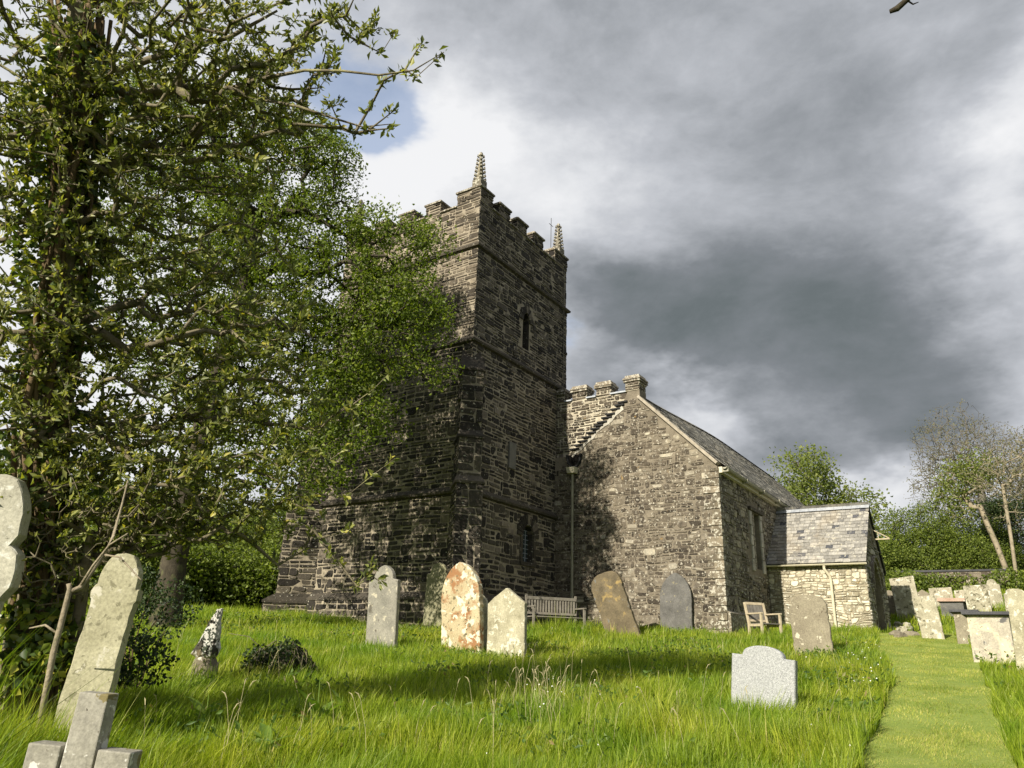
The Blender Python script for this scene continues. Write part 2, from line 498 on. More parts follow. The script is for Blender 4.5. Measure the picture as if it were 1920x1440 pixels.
def rubble(fn, u0, u1, v0, v1, inside=None, cw=.11, ch=.085, gap=.015, prot=.016, amp=.02, seed=1,
           wp=((1, .08), (2, .34), (3, .33), (4, .17), (5, .08)), hp=.22, cut=.28):
    rng = np.random.default_rng(seed)
    nu = max(2, round((u1 - u0) / cw))
    rows = [v0]
    while rows[-1] < v1 - ch * .5: rows.append(rows[-1] + ch * rng.uniform(.7, 1.35))
    rows = np.array(rows); rows = v0 + (rows - v0) * (v1 - v0) / (rows[-1] - v0)
    nv = len(rows) - 1
    uu = np.linspace(u0, u1, nu + 1)
    U, V = np.meshgrid(uu, rows)
    w = smooth_warp(rng, amp); du, dv = w(U, V)
    fade = np.minimum(1, np.minimum(U - u0, u1 - U) / .25); fv = np.minimum(1, np.minimum(V - v0, v1 - V) / .2)
    U2 = U + (du + rng.uniform(-.22, .22, U.shape) * cw) * fade
    V2 = V + (dv + rng.uniform(-.16, .16, V.shape) * ch) * fv
    occ = np.zeros((nv, nu), bool); st = []
    ws, ps = zip(*wp); cum = np.cumsum(ps) / sum(ps)
    for j in range(nv):
        i = 0
        while i < nu:
            if occ[j, i]: i += 1; continue
            wd = ws[int(np.searchsorted(cum, rng.random()))]; k = 1
            while k < wd and i + k < nu and not occ[j, i + k]: k += 1
            h = 2 if (rng.random() < hp and j + 1 < nv and not occ[j + 1, i:i + k].any()) else 1
            occ[j:j + h, i:i + k] = True
            st.append((i, j, k, h)); i += k
    st = np.array(st)
    i, j, k, h = st.T
    C4 = np.stack([np.stack([U2[j, i], V2[j, i]], -1), np.stack([U2[j, i + k], V2[j, i + k]], -1),
                   np.stack([U2[j + h, i + k], V2[j + h, i + k]], -1), np.stack([U2[j + h, i], V2[j + h, i]], -1)], 1)
    cen = C4.mean(1)
    if inside is not None:
        ok = inside(cen[:, 0], cen[:, 1])
        for q in range(4): ok &= inside(C4[:, q, 0] * .9 + cen[:, 0] * .1, C4[:, q, 1] * .9 + cen[:, 1] * .1)
        C4 = C4[ok]; cen = cen[ok]
    n = len(C4)
    P = np.zeros((n, 8, 2))
    for q in range(4):
        nx, pv = C4[:, (q + 1) % 4], C4[:, (q - 1) % 4]
        ln = np.linalg.norm(nx - C4[:, q], axis=1); lp = np.linalg.norm(pv - C4[:, q], axis=1)
        cc = rng.uniform(.05, cut, n) * np.minimum(ln, lp)
        P[:, 2 * q] = C4[:, q] + (pv - C4[:, q]) / lp[:, None] * cc[:, None]
        P[:, 2 * q + 1] = C4[:, q] + (nx - C4[:, q]) / ln[:, None] * (rng.uniform(.05, cut, n) * np.minimum(ln, lp))[:, None]
    size = np.abs(C4[:, 2] - C4[:, 0])
    d = P - cen[:, None]
    g = gap * rng.uniform(.6, 1.6, (n, 1, 1))

    def inset(a):
        s = np.clip(1 - a * 2 / np.maximum(size[:, None, :], .02), .3, 1)
        return cen[:, None] + d * s
    pr = prot * rng.uniform(.35, 1.35, (n, 1)); tl = rng.uniform(-.10, .10, (n, 2))
    R0 = inset(g); R1 = inset(g + .001); R2 = inset(g + .009)
    tilt = (d * tl[:, None, :]).sum(-1)
    D0 = np.full((n, 8), -.02); D1 = pr * .65 + tilt * .6; D2 = pr + tilt
    VV = np.stack([np.stack(fn(r[..., 0], r[..., 1], dd), -1) for r, dd in ((R0, D0), (R1, D1), (R2, D2))], 1)  # n,3,8,3
    V3 = VV.reshape(-1, 3)
    b = (np.arange(n) * 24)[:, None, None]
    q = np.arange(8); q1 = (q + 1) % 8
    quad = np.stack([q, q1, q1 + 8, q + 8], 1)
    quads = np.concatenate([quad, quad + 8])[None] + b
    cap = (np.arange(8) + 16)[None] + b[:, :, 0]
    return V3, quads.reshape(-1, 4), cap.reshape(-1, 8)


class Wall:
    """collects masonry (stones material 0) and mortar surfaces (material 1)"""

    def __init__(s): s.V = []; s.Q = []; s.C = []; s.qm = []; s.cm = []; s.n = 0; s.T = []

    def stones(s, *a, mi=0, **k):
        V, Q, C = rubble(*a, **k)
        s.V.append(V); s.Q.append(Q + s.n); s.C.append(C + s.n); s.qm.append(np.full(len(Q), mi)); s.cm.append(np.full(len(C), mi)); s.n += len(V)

    def mb(s, mb, add=0):
        by = {}
        for f, mi in zip(mb.f, mb.m): by.setdefault(len(f), []).append((f, mi))
        for k, lst in by.items():
            s.T.append((np.array([f for f, _ in lst]) + s.n, np.array([mi for _, mi in lst]) + add))
        s.V.append(np.array(mb.v)); s.n += len(mb.v)

    def build(s, name, mats, parent):
        groups = [np.concatenate(s.Q), np.concatenate(s.C)] + [g for g, _ in s.T]
        mi = [np.concatenate(s.qm), np.concatenate(s.cm)] + [q for _, q in s.T]
        return mesh_np(name, np.concatenate(s.V), groups, mats, parent, False, mi)


def shingles(fn, u0, u1, nrow, expo, width, th=.012, seed=3, inside=None):
    rng = np.random.default_rng(seed); VV = []; n = 0
    for r in range(nrow):
        v = r * expo; w = width * (1.25 - .45 * r / nrow)
        u = u0 - rng.uniform(0, w)
        while u < u1:
            ww = w * rng.uniform(.8, 1.2); a, b = max(u, u0), min(u + ww - .006, u1)
            u += ww
            if b - a < .03: continue
            if inside is not None and not inside((a + b) / 2, v): continue
            lift = rng.uniform(0, .008); dv = rng.uniform(-.008, .008)
            top = v + expo * 1.7
            for dd, ee in ((0, 0), (-th, 0)):
                for (uu_, vv_, d_) in ((a, v + dv, .034 + lift), (b, v + dv + rng.uniform(-.006, .006), .034 + lift + rng.uniform(-.003, .003)), (b, top, .012), (a, top, .012)):
                    VV.append(fn(uu_, vv_, d_ + dd))
            n += 1
    V = np.array(VV); b = (np.arange(n) * 8)[:, None, None]
    F = np.array([(0, 1, 2, 3), (7, 6, 5, 4), (0, 4, 5, 1), (1, 5, 6, 2), (3, 7, 4, 0)])[None] + b
    return V, F.reshape(-1, 4)


def arch_pts(cx, hw, spring, top, n=8):
    """pointed / round arch from right spring to left spring, in (u,v)"""
    pts = []
    for k in range(n + 1):
        a = math.pi * k / n
        pts.append((cx + hw * math.cos(a), spring + (top - spring) * math.sin(a) ** .9))
    return pts


# ================================================================== THE CHURCH
Z = EYE      # church heights below are measured from eye level
church = empty('church', (KX, KY, 0), math.atan2(EV[1], EV[0]),
               'old rubble stone village church with battlemented west tower, slate aisle and porch', 'church')
TE0, TE1, TN0, TN1 = -4.74, .78, 5.46, 11.3
BASE = 1.2

stages = [  # z0, z1, outset, stone width, height
    (BASE, 2.80, .20, .14, .16, M['quoin_stone']),
    (2.80, 5.60, .075, .115, .125, None),
    (5.60, 10.05, .04, .11, .115, None),
    (10.05, 13.20, .0, .115, .10, None),
    (13.20, 14.80, -.02, .12, .10, None)]
lance_S = (-2.10, -1.72, 9.15 + Z, 10.12 + Z, 10.42 + Z)       # belfry light, south
low_S = (-1.93, -1.33, 2.42 + Z, 3.15 + Z, 3.50 + Z)
lance_W = (8.15, 8.85, 9.45 + Z, 10.6 + Z, 11.0 + Z)


def wfn(e0):
    return lambda u, v, d: (e0 - d + 0 * u, u + 0 * d, v + 0 * d)


def sfn(n0):
    return lambda u, v, d: (u + 0 * d, n0 - d + 0 * u, v + 0 * d)


def efn(e1):
    return lambda u, v, d: (e1 + d + 0 * u, u + 0 * d, v + 0 * d)


def nfn(n1):
    return lambda u, v, d: (u + 0 * d, n1 + d + 0 * u, v + 0 * d)


def holed_wall(mb, fn, u0, u1, v0, v1, hole, depth, mi):
    """mortar face with one arched opening; hole=(a,b,z0,spring,top)"""
    a, b, h0, sp, tp = hole
    us = [u0, a, b, u1]; vs = [v0, h0, tp, v1]
    for i in range(3):
        for j in range(3):
            if i == 1 and j == 1: continue
            mb.add([fn(us[i], vs[j], 0), fn(us[i + 1], vs[j], 0), fn(us[i + 1], vs[j + 1], 0), fn(us[i], vs[j + 1], 0)], [(0, 1, 2, 3)], mi)
    ap = arch_pts((a + b) / 2, (b - a) / 2, sp, tp, 10)
    # spandrels (front skin) and reveal
    half = len(ap) // 2
    for k in range(half):
        mb.add([fn(*ap[k], 0), fn(b, ap[k][1], 0), fn(b, ap[k + 1][1], 0), fn(*ap[k + 1], 0)], [(0, 1, 2, 3)], mi)
        q, q2 = ap[-1 - k], ap[-2 - k]
        mb.add([fn(*q, 0), fn(a, q[1], 0), fn(a, q2[1], 0), fn(*q2, 0)], [(0, 1, 2, 3)], mi)
    loop = [(b, h0)] + ap + [(a, h0)]
    for k in range(len(loop)):
        p, q = loop[k], loop[(k + 1) % len(loop)]
        mb.add([fn(*p, 0), fn(*q, 0), fn(*q, -depth), fn(*p, -depth)], [(0, 1, 2, 3)], 4)
    mb.add([fn(*p, -depth) for p in loop], [tuple(range(len(loop)))], 2)


def not_hole(h, m=.04):
    a, b, h0, sp, tp = h
    c, hw = (a + b) / 2, (b - a) / 2

    def f(u, v):
        rect = (u > a - .01) & (u < b + .01) & (v > h0 - .01) & (v < sp)
        arc = (((u - c) / (hw + .20)) ** 2 + ((v - sp) / (tp - sp + .22)) ** 2 < 1) & (v >= sp)
        return ~(rect | arc)
    return f


tw = Wall()
for k, (z0, z1, o, cw, ch, _) in enumerate(stages):
    e0, e1, n0, n1 = TE0 - o, TE1 + o, TN0 - o, TN1 + o
    mb = MB()
    faces = [('W', wfn(e0), n0, n1), ('S', sfn(n0), e0, e1), ('E', efn(e1), n0, n1), ('N', nfn(n1), e0, e1)]
    for nm, fn, u0, u1 in faces:
        hole = None
        if nm == 'S' and k == 3: hole = lance_S
        if nm == 'S' and k == 1: hole = low_S
        if nm == 'W' and k == 3: hole = lance_W
        if hole: holed_wall(mb, fn, u0, u1, z0, z1, hole, .55 if k == 3 else .32, 1)
        else: mb.add([fn(u0, z0, 0), fn(u1, z0, 0), fn(u1, z1, 0), fn(u0, z1, 0)], [(0, 1, 2, 3)], 1)
        if nm == 'N' and k < 4: pass
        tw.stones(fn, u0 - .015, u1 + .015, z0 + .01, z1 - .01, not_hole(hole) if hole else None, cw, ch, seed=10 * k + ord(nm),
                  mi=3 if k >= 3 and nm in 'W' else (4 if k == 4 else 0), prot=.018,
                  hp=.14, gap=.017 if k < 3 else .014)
    mb.add([(e0, n0, z1), (e1, n0, z1), (e1, n1, z1), (e0, n1, z1)], [(0, 1, 2, 3)], 1)
    tw.mb(mb)
tower = tw.build('tower', [M['tower_stone'], M['tower_mortar'], M['dark'], M['top_stone'], M['tower_stone']], church)


def ring(mb, e0, e1, n0, n1, prof, mi=0):
    """prof: list of (out, z)"""
    vs = []
    for o, z in prof:
        vs += [(e0 - o, n0 - o, z), (e1 + o, n0 - o, z), (e1 + o, n1 + o, z), (e0 - o, n1 + o, z)]
    fs = []
    for i in range(len(prof) - 1):
        for q in range(4):
            fs.append((i * 4 + q, i * 4 + (q + 1) % 4, (i + 1) * 4 + (q + 1) % 4, (i + 1) * 4 + q))
    mb.add(vs, fs, mi)


for zc, o in ((5.60, .075), (10.05, .04), (13.20, .0)):
    mb = MB(); ring(mb, TE0, TE1, TN0, TN1, [(o - .02, zc - .10), (o + .10, zc - .06), (o + .12, zc), (o - .01, zc + .14)])
    mb.build('string_course', M['string'], tower)
mb = MB(); ring(mb, TE0, TE1, TN0, TN1, [(.19, 2.72), (.235, 2.74), (.235, 2.80), (.07, 2.96)]); mb.build('plinth_moulding', M['string'], tower)


def voussoirs(fn, hole, d=.045, L=.24, n=13, parent=None, mat=None):
    a, b, h0, sp, tp = hole; c, hw = (a + b) / 2, (b - a) / 2; mb = MB()
    for k in range(n):
        t0, t1 = math.pi * (k + .06) / n, math.pi * (k + .94) / n
        q = []
        for t, r_ in ((t0, 0), (t1, 0), (t1, L * random.uniform(.85, 1.15)), (t0, L * random.uniform(.85, 1.15))):
            q.append((c + (hw + .01 + r_) * math.cos(t), sp + (tp - sp + .01 + r_) * math.sin(t)))
        mb.prism(q, fn, -.02, d * random.uniform(.7, 1.1))
    return mb.build('window_arch', mat or M['tower_stone'], parent)


voussoirs(sfn(TN0), lance_S, parent=tower)
voussoirs(sfn(TN0 - .075), low_S, parent=tower, L=.3)
voussoirs(wfn(TE0), lance_W, parent=tower, mat=M['top_stone'])


def louvres(fn, hole, name, slats, depth=.16):
    a, b, h0, sp, tp = hole; mb = MB()
    for k in range(slats):
        z = h0 + .05 + (tp - h0 - .15) * k / slats; w = 0 if z < sp else (z - sp) / (tp - sp) * (b - a) * .25
        mb.add([fn(a + w, z, -.08), fn(b - w, z, -.08), fn(b - w, z + .09, -.24), fn(a + w, z + .09, -.24)], [(0, 1, 2, 3)])
    return mb.build(name, M['louvre'], tower)


louvres(wfn(TE0), lance_W, 'belfry_louvre', 9)


def lattice_window(fn, hole, parent, back=.2, ncol=4, nrow=8, name='window'):
    a, b, h0, sp, tp = hole
    ap = arch_pts((a + b) / 2, (b - a) / 2 - .01, sp, tp - .01, 10)
    mb = MB(); mb.prism([(b - .01, h0 + .01)] + ap + [(a + .01, h0 + .01)], fn, -back, -back + .012)
    w = mb.build(name, M['glass'], parent)
    g = MB()
    for k in range(1, ncol):
        u = a + (b - a) * k / ncol; t = tp - .04 if abs(k - ncol / 2) < .6 else sp + (tp - sp) * .6
        g.prism([(u - .008, h0), (u + .008, h0), (u + .008, t), (u - .008, t)], fn, -back + .015, -back + .03)
    for k in range(1, nrow):
        v = h0 + (tp - h0) * k / nrow; sh = 0 if v < sp else (v - sp) / (tp - sp) * (b - a) * .2
        g.prism([(a + sh, v - .006), (b - sh, v - .006), (b - sh, v + .006), (a + sh, v + .006)], fn, -back + .031, -back + .04)
    g.build('glazing_bar', M['lead'], parent)
    return w


lattice_window(sfn(TN0 - .075), low_S, tower)
# jamb stones of the lower window
mb = MB(); fS = sfn(TN0 - .075)
for s, x0, x1 in ((0, low_S[0] - .13, low_S[0] - .005), (1, low_S[1] + .005, low_S[1] + .13)):
    z = low_S[2] - .1
    while z < low_S[3]:
        h = random.uniform(.2, .34); mb.prism([(x0, z), (x1, z), (x1, min(z + h - .015, low_S[3] + .02)), (x0, min(z + h - .015, low_S[3] + .02))], fS, -.02, .04); z += h
mb.prism([(low_S[0] - .13, low_S[2] - .12), (low_S[1] + .13, low_S[2] - .12), (low_S[1] + .13, low_S[2] - .01), (low_S[0] - .13, low_S[2] - .01)], fS, -.02, .06)
mb.build('window_surround', M['string'], tower)
mb = MB(); mb.box(-2.78, -2.42, TN0 - .10, TN0 - .03, 5.05 + Z, 5.85 + Z); mb.build('plaque', mat_plain('plaque_stone', (.13, .125, .11), (.19, .18, .16)), tower)

# parapet top: sills, merlons
PZ = 14.80


def merlon(x0, x1, y0, y1, z0, z1, seed, parent, mats, capover=.06, face='WS', cw=.13, ch=.1, laid=False):
    w = Wall(); mb = MB(); mb.box(x0, x1, y0, y1, z0 - .01, z1, 1); w.mb(mb)
    w.stones(wfn(x0), y0 - .01, y1 + .01, z0 + .005, z1, cw=cw, ch=ch, seed=seed, prot=.03, amp=.01)
    w.stones(sfn(y0), x0 - .01, x1 + .01, z0 + .005, z1, cw=cw, ch=ch, seed=seed + 1, prot=.03, amp=.01)
    w.stones(nfn(y1), x0, x1, z0 + .005, z1, cw=cw, ch=ch, seed=seed + 2, prot=.025, amp=.01)
    w.stones(efn(x1), y0, y1, z0 + .005, z1, cw=cw, ch=ch, seed=seed + 3, prot=.025, amp=.01)
    o = w.build('merlon', mats, parent)
    c = MB()
    if laid:
        z = z1 + .002
        for k in range(3):
            q = [.07, .085, .03][k]; h = [.07, .07, .09][k]
            c.box(x0 - q + random.uniform(-.02, .02), x1 + q + random.uniform(-.02, .02), y0 - q, y1 + q + random.uniform(-.02, .02), z, z + h, 0, (.02, .02, .02, .02)); z += h + .002
    else:
        c.box(x0 - capover, x1 + capover, y0 - capover, y1 + capover, z1 + .002, z1 + .07)
        c.box(x0 - capover * .6, x1 + capover * .6, y0 - capover * .6, y1 + capover * .6, z1 + .072, z1 + .20, 0, (.13, .13, .13, .13))
    c.build('merlon_cap', M['cap'], o, bevel=.012)
    return o


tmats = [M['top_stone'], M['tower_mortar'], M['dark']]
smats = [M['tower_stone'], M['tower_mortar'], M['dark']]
TH = .42
MT = 13.62 + Z
wm = [(7.07, 7.66), (8.20, 8.80), (9.35, 9.95)]
sm = [(-3.66, -3.08), (-2.60, -2.02), (-1.52, -.94)]
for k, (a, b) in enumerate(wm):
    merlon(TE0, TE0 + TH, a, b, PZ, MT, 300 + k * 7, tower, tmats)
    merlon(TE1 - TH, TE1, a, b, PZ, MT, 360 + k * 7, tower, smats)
for k, (a, b) in enumerate(sm):
    merlon(a, b, TN0, TN0 + TH, PZ, MT, 400 + k * 7, tower, smats)
    merlon(a, b, TN1 - TH, TN1, PZ, MT, 460 + k * 7, tower, smats)
for k, (cx, cy, lx, ly) in enumerate(((TE0, TN0, 1, 1), (TE1, TN0, -1, 1), (TE0, TN1, 1, -1), (TE1, TN1, -1, -1))):
    ax, ay = .66, .90
    x0, x1 = sorted((cx, cx + lx * ax)); y0, y1 = sorted((cy, cy + ly * ay))
    if k in (1, 3): x0 = TE1 - .9
    merlon(x0, x1, y0, y1, PZ, MT + .05, 500 + k * 9, tower, tmats if k != 1 else smats)
    # crocketed pinnacle standing on the corner block
    p = MB(); px0, py0 = cx + lx * .24, cy + ly * .24; zb = MT + .12
    p.obox((px0, py0, zb + .17), (1, 0, 0), (0, 1, 0), (0, 0, 1), .17, .17, .18)
    H = 1.02
    p.obox((px0, py0, zb + .35 + H / 2 - .01), (1, 0, 0), (0, 1, 0), (0, 0, 1), .10, .10, H / 2, taper=.30)
    for lv in range(7):
        t = (lv + .4) / 7; rr = .10 * (1 - .70 * t) + .035; zz = zb + .37 + H * t
        for q in range(4):
            an = math.pi / 4 + q * math.pi / 2
            p.obox((px0 + rr * 1.25 * math.cos(an), py0 + rr * 1.25 * math.sin(an), zz), (math.cos(an), math.sin(an), .5), (-math.sin(an), math.cos(an), 0), (0, 0, 1), .052 - .016 * t, .045 - .012 * t, .048, taper=.55)
    p.obox((px0, py0, zb + .36 + H), (1, 0, 0), (0, 1, 0), (0, 0, 1), .065, .065, .06, taper=.6)
    p.build('pinnacle', M['pinnacle'], tower, bevel=.01)
# crenel sills and parapet core
def sill(x0, x1, y0, y1):
    s = MB(); s.box(x0, x1, y0, y1, PZ + .002, PZ + .05); s.build('crenel_sill', M['cap'], tower)


ys = [(TN0 + .9, 7.07), (7.66, 8.20), (8.80, 9.35), (9.95, TN1 - .9)]
for a, b in ys:
    sill(TE0 - .05, TE0 + TH, a + .005, b - .005); sill(TE1 - TH, TE1 + .05, a + .005, b - .005)
xs = [(TE0 + .66, -3.66), (-3.08, -2.60), (-2.02, -1.52), (-.94, TE1 - .9)]
for a, b in xs:
    sill(a + .005, b - .005, TN0 - .05, TN0 + TH); sill(a + .005, b - .005, TN1 - TH, TN1 + .05)
mb = MB(); mb.tube([(TE1 - .35, TN0 + .5, PZ + .5), (TE1 - .35, TN0 + .5, PZ + 2.25)], .012, 6)
mb.tube([(TE1 - .5, TN0 + .5, PZ + 1.95), (TE1 - .2, TN0 + .5, PZ + 1.95)], .01, 5)
mb.build('finial_rod', M['iron'], tower)
cp = [(TE1 - .28, TN0 - .045, z) for z in np.linspace(PZ, 10.3, 8)] + [(TE1 - .4, TN0 - .11, 9.9), (TE1 - .62, TN0 - .1, 9.6)] + [(TE1 - .66, TN0 - .10, z) for z in np.linspace(9.4, 1.8, 6)]
mb = MB(); mb.tube(cp, .016, 5); mb.build('lightning_conductor', M['copper'], tower)


# diagonal buttresses
def buttress(cx, cy, dx, dy, seed):
    ax = np.array([dx, dy]) / math.sqrt(2); ay = np.array([-ax[1], ax[0]])
    hw = .30
    w = Wall(); mb = MB()
    prof = [(BASE, 2.70, 1.30, .09), (2.70, 5.70, .98, .05), (5.70, 7.0, .74, .02), (7.0, 9.0, .58, .0)]

    def F(kind, p, ww):
        if kind == 'f': return lambda u, v, d: (cx + ax[0] * (p + d) + ay[0] * u, cy + ax[1] * (p + d) + ay[1] * u, v + 0 * u)
        s = 1 if kind == 'l' else -1
        return lambda u, v, d: (cx + ax[0] * u + ay[0] * s * (ww + d), cy + ax[1] * u + ay[1] * s * (ww + d), v + 0 * u)
    for k, (z0, z1, p, o) in enumerate(prof):
        ww = hw + o; f = F('f', p, ww)
        mb.obox((cx + ax[0] * (p / 2 - .2), cy + ax[1] * (p / 2 - .2), (z0 + z1) / 2), (ax[0], ax[1], 0), (ay[0], ay[1], 0), (0, 0, 1), p / 2 + .2, ww, (z1 - z0) / 2, 1)
        w.stones(f, -ww - .01, ww + .01, z0, z1, cw=.2, ch=.2, seed=seed + k, prot=.025, amp=.004, wp=((1, .3), (2, .4), (3, .3)), hp=.3, cut=.1)
        for kd in 'lr':
            w.stones(F(kd, p, ww), -.1, p + .012, z0, z1, cw=.13, ch=.11, seed=seed + 10 + k, prot=.025, amp=.01)
        # weathering above the stage
        pn, wn = (prof[k + 1][2], hw + prof[k + 1][3]) if k < 3 else (0.0, hw * .9)
        hh = .22 if k < 3 else .75
        q = []
        for pp, w2, zz in ((p + .05, ww + .05, z1 - .06), (p + .06, ww + .05, z1), (pn, wn, z1 + hh)):
            q += [(cx + ax[0] * pp + ay[0] * s * w2, cy + ax[1] * pp + ay[1] * s * w2, zz) for s in (-1, 1)]
            q += [(cx - ax[0] * .3 + ay[0] * s * w2, cy - ax[1] * .3 + ay[1] * s * w2, zz) for s in (1, -1)]
        mb.add(q, [(0, 1, 5, 4), (1, 2, 6, 5), (3, 0, 4, 7), (4, 5, 9, 8), (5, 6, 10, 9), (7, 4, 8, 11), (8, 9, 10, 11), (3, 2, 1, 0)], 2)
    w.mb(mb)
    return w.build('buttress', [M['quoin_stone'], M['tower_mortar'], M['string']], church)


buttress(TE0 + .12, TN0 + .12, -1, -1, 700)
buttress(TE0 + .12, TN1 - .12, -1, 1, 740)

# ---------------- aisle and nave
EV_Z = 5.15 + Z   # eaves
APN, APZ = 2.6, 7.72 + Z
LEN = 17.0
wA = Wall(); mb = MB(); f = wfn(0.0)
diag = lambda n: 7.55 + Z - (n - 2.9) * .775
polyA = [(0, BASE), (5.5, BASE), (5.5, 5.95 + Z), (4.98, 5.95 + Z), (2.9, 7.55 + Z), (2.75, 7.86 + Z), (2.35, 7.86 + Z), (2.35, EV_Z + 2.35), (0, EV_Z)]
mb.prism(polyA, f, -.5, 0, 1)
mb.prism([(2.76, 7.6 + Z), (2.95, 7.45 + Z), (5.0, 5.85 + Z), (5.5, 5.85 + Z), (5.5, 7.86 + Z), (2.76, 7.86 + Z)], wfn(.10), -.39, 0, 3)


def insA(u, v):
    t = (v < EV_Z + u + .03)
    d = np.where(u > 2.9, v < 7.5 + Z - (u - 2.9) * .775, v < 7.8 + Z)
    hole = (np.abs(u - 4.68) < .24) & (np.abs(v - (5.80 + Z)) < .24)
    return t & d & (v < np.where(u > 4.9, 5.95 + Z, 99)) & ~hole


wA.stones(f, -.01, 5.45, BASE + .01, 7.84 + Z, insA, .10, .095, gap=.010, prot=.014, seed=81, hp=.22, cut=.42, amp=.03, wp=((1, .2), (2, .4), (3, .25), (4, .1), (5, .05)))
wA.stones(wfn(.10), 2.8, 5.45, 5.9 + Z, 7.84 + Z, lambda u, v: v > 7.6 + Z - (u - 2.9) * .775, .1, .085, gap=.014, prot=.03, seed=82, mi=0)
# south wall with window
hole = (3.0, 3.85, 2.55 + Z, 4.28 + Z, 4.3 + Z)
fS = sfn(0.0); a, b, h0, sp, tp = hole
us = [0.0, a, b, LEN]; vs = [BASE, h0, tp, EV_Z - .06]
for i in range(3):
    for j in range(3):
        if i == 1 and j == 1: continue
        mb.add([fS(us[i], vs[j], 0), fS(us[i + 1], vs[j], 0), fS(us[i + 1], vs[j + 1], 0), fS(us[i], vs[j + 1], 0)], [(0, 1, 2, 3)], 1)
lp = [(a, h0), (b, h0), (b, tp), (a, tp)]
for k in range(4):
    p, q = lp[k], lp[(k + 1) % 4]; mb.add([fS(*p, 0), fS(*q, 0), fS(*q, -.25), fS(*p, -.25)], [(0, 1, 2, 3)], 1)
mb.add([fS(*p, -.25) for p in lp], [(0, 1, 2, 3)], 2)
wA.stones(fS, -.01, LEN, BASE + .01, EV_Z - .07, lambda u, v: ~((u > a - .28) & (u < b + .3) & (v > h0 - .12) & (v < tp + .16)), .12, .10, gap=.01, prot=.025, seed=83, mi=4)
# east wall, north nave walls (closed volume)
mb.add([(LEN, 0, BASE), (LEN, 11, BASE), (LEN, 11, EV_Z - .5), (LEN, 8.0, EV_Z + 2), (LEN, 5.3, EV_Z - .1), (LEN, 2.6, APZ - .1), (LEN, 0, EV_Z - .06)], [(0, 1, 2, 3, 4, 5, 6)], 1)
mb.add([(.8, 11, BASE), (LEN, 11, BASE), (LEN, 11, EV_Z - .5), (.8, 11, EV_Z - .5)], [(0, 1, 2, 3)], 1)
wA.mb(mb)
aisle = wA.build('aisle', [M['aisle_stone'], M['aisle_mortar'], M['dark'], M['pale_mortar'],
                           mat_stone('south_stone', [(0, (.07, .062, .05)), (.5, (.15, .132, .105)), (1, (.30, .27, .21))], .565)], church)
# quoins of the aisle corner
mb = MB(); z = BASE
k = 0
while z < EV_Z - .12:
    h = random.uniform(.17, .30); lw, ls = ((.42, .22) if k % 2 else (.22, .40))
    lw *= random.uniform(.85, 1.15)
    mb.box(-.030 - random.uniform(0, .012), ls, -.034 - random.uniform(0, .01), lw, z, min(z + h - .014, EV_Z - .07)); z += h; k += 1
mb.build('quoin', mat_stone('aisle_quoin', [(0, (.11, .095, .07)), (1, (.26, .225, .17))], .53), aisle, bevel=.012)
# plinth ledge
mb = MB(); zl = 1.12 + Z
mb.box(.012, 4.3, -.12, -.002, BASE, zl - .05); mb.add([(.0, -.13, zl - .05), (4.3, -.13, zl - .05), (4.3, 0, zl + .03), (.0, 0, zl + .03), (0, 0, zl - .05), (4.3, 0, zl - .05)], [(0, 1, 2, 3), (0, 3, 4), (1, 5, 2), (0, 4, 5, 1)])
mb.build('plinth', M['cap'], aisle)
# window dressings
for x0, x1 in ((a - .26, a - .004), (b + .004, b + .28)):
    mb = MB(); z = h0 - .1; k = 0
    while z < tp - .02:
        h = random.uniform(.3, .5); z2 = min(z + h - .015, tp); q = .08 if k % 2 else 0; k += 1
        mb.prism([(x0 + (q if x0 < a - .1 else 0), z), (x1 - (q if x0 > a else 0), z), (x1 - (q if x0 > a else 0), z2), (x0 + (q if x0 < a - .1 else 0), z2)], fS, -.03, .045); z += h
    mb.build('window_jamb', M['white_wash'], aisle, bevel=.015)
mb = MB(); mb.prism([(a - .3, tp + .02), (b + .3, tp + .02), (b + .3, tp + .12), (a - .3, tp + .12)], fS, -.02, .10); mb.build('hood_mould', M['string'], aisle)
mb = MB(); mb.prism([(a + .002, h0 + .002), (b - .002, h0 + .002), (b - .002, tp - .002), (a + .002, tp - .002)], fS, -.17, -.16); wn = mb.build('window', M['glass'], aisle)
mb = MB(); c = (a + b) / 2
mb.prism([(c - .06, h0), (c + .06, h0), (c + .06, tp), (c - .06, tp)], fS, -.15, -.05)
mb.build('mullion', M['cap'], aisle)
mb = MB()
for k in range(1, 9):
    u = a + (b - a) * k / 9
    if abs(u - c) > .07: mb.prism([(u - .006, h0), (u + .006, h0), (u + .006, tp), (u - .006, tp)], fS, -.159, -.15)
for k in range(1, 12):
    v = h0 + (tp - h0) * k / 12; mb.prism([(a, v - .005), (b, v - .005), (b, v + .005), (a, v + .005)], fS, -.149, -.142)
mb.build('glazing_bar', M['lead'], aisle)

# stepped weathering slates on the parapet wall
for k in range(13):
    t = k / 12; n = 2.92 + t * 1.75 + random.uniform(-.03, .03); zz = 7.50 + Z - (n - 2.9) * .775 + .04
    wd = random.uniform(.13, .2)
    mb = MB(); mb.box(-.05 - random.uniform(0, .03), .1, n - wd / 2 - .1, n + wd / 2 + .08, zz - .02, zz + .03); mb.build('weathering_slate', M['louvre'], aisle)
mb = MB()
rr = random.Random(5)
pts = [(2.95 + 1.85 * t / 14 + rr.uniform(-.02, .02), 7.42 + Z - (1.85 * t / 14 + .05) * .775 + rr.uniform(-.02, .02)) for t in range(15)]
low = [(p[0] - rr.uniform(.01, .05), p[1] - rr.uniform(.04, .15)) for p in pts]
mb.prism(pts + low[::-1], f, .01, .022); mb.build('mortar_fillet', M['white_wash'], aisle)
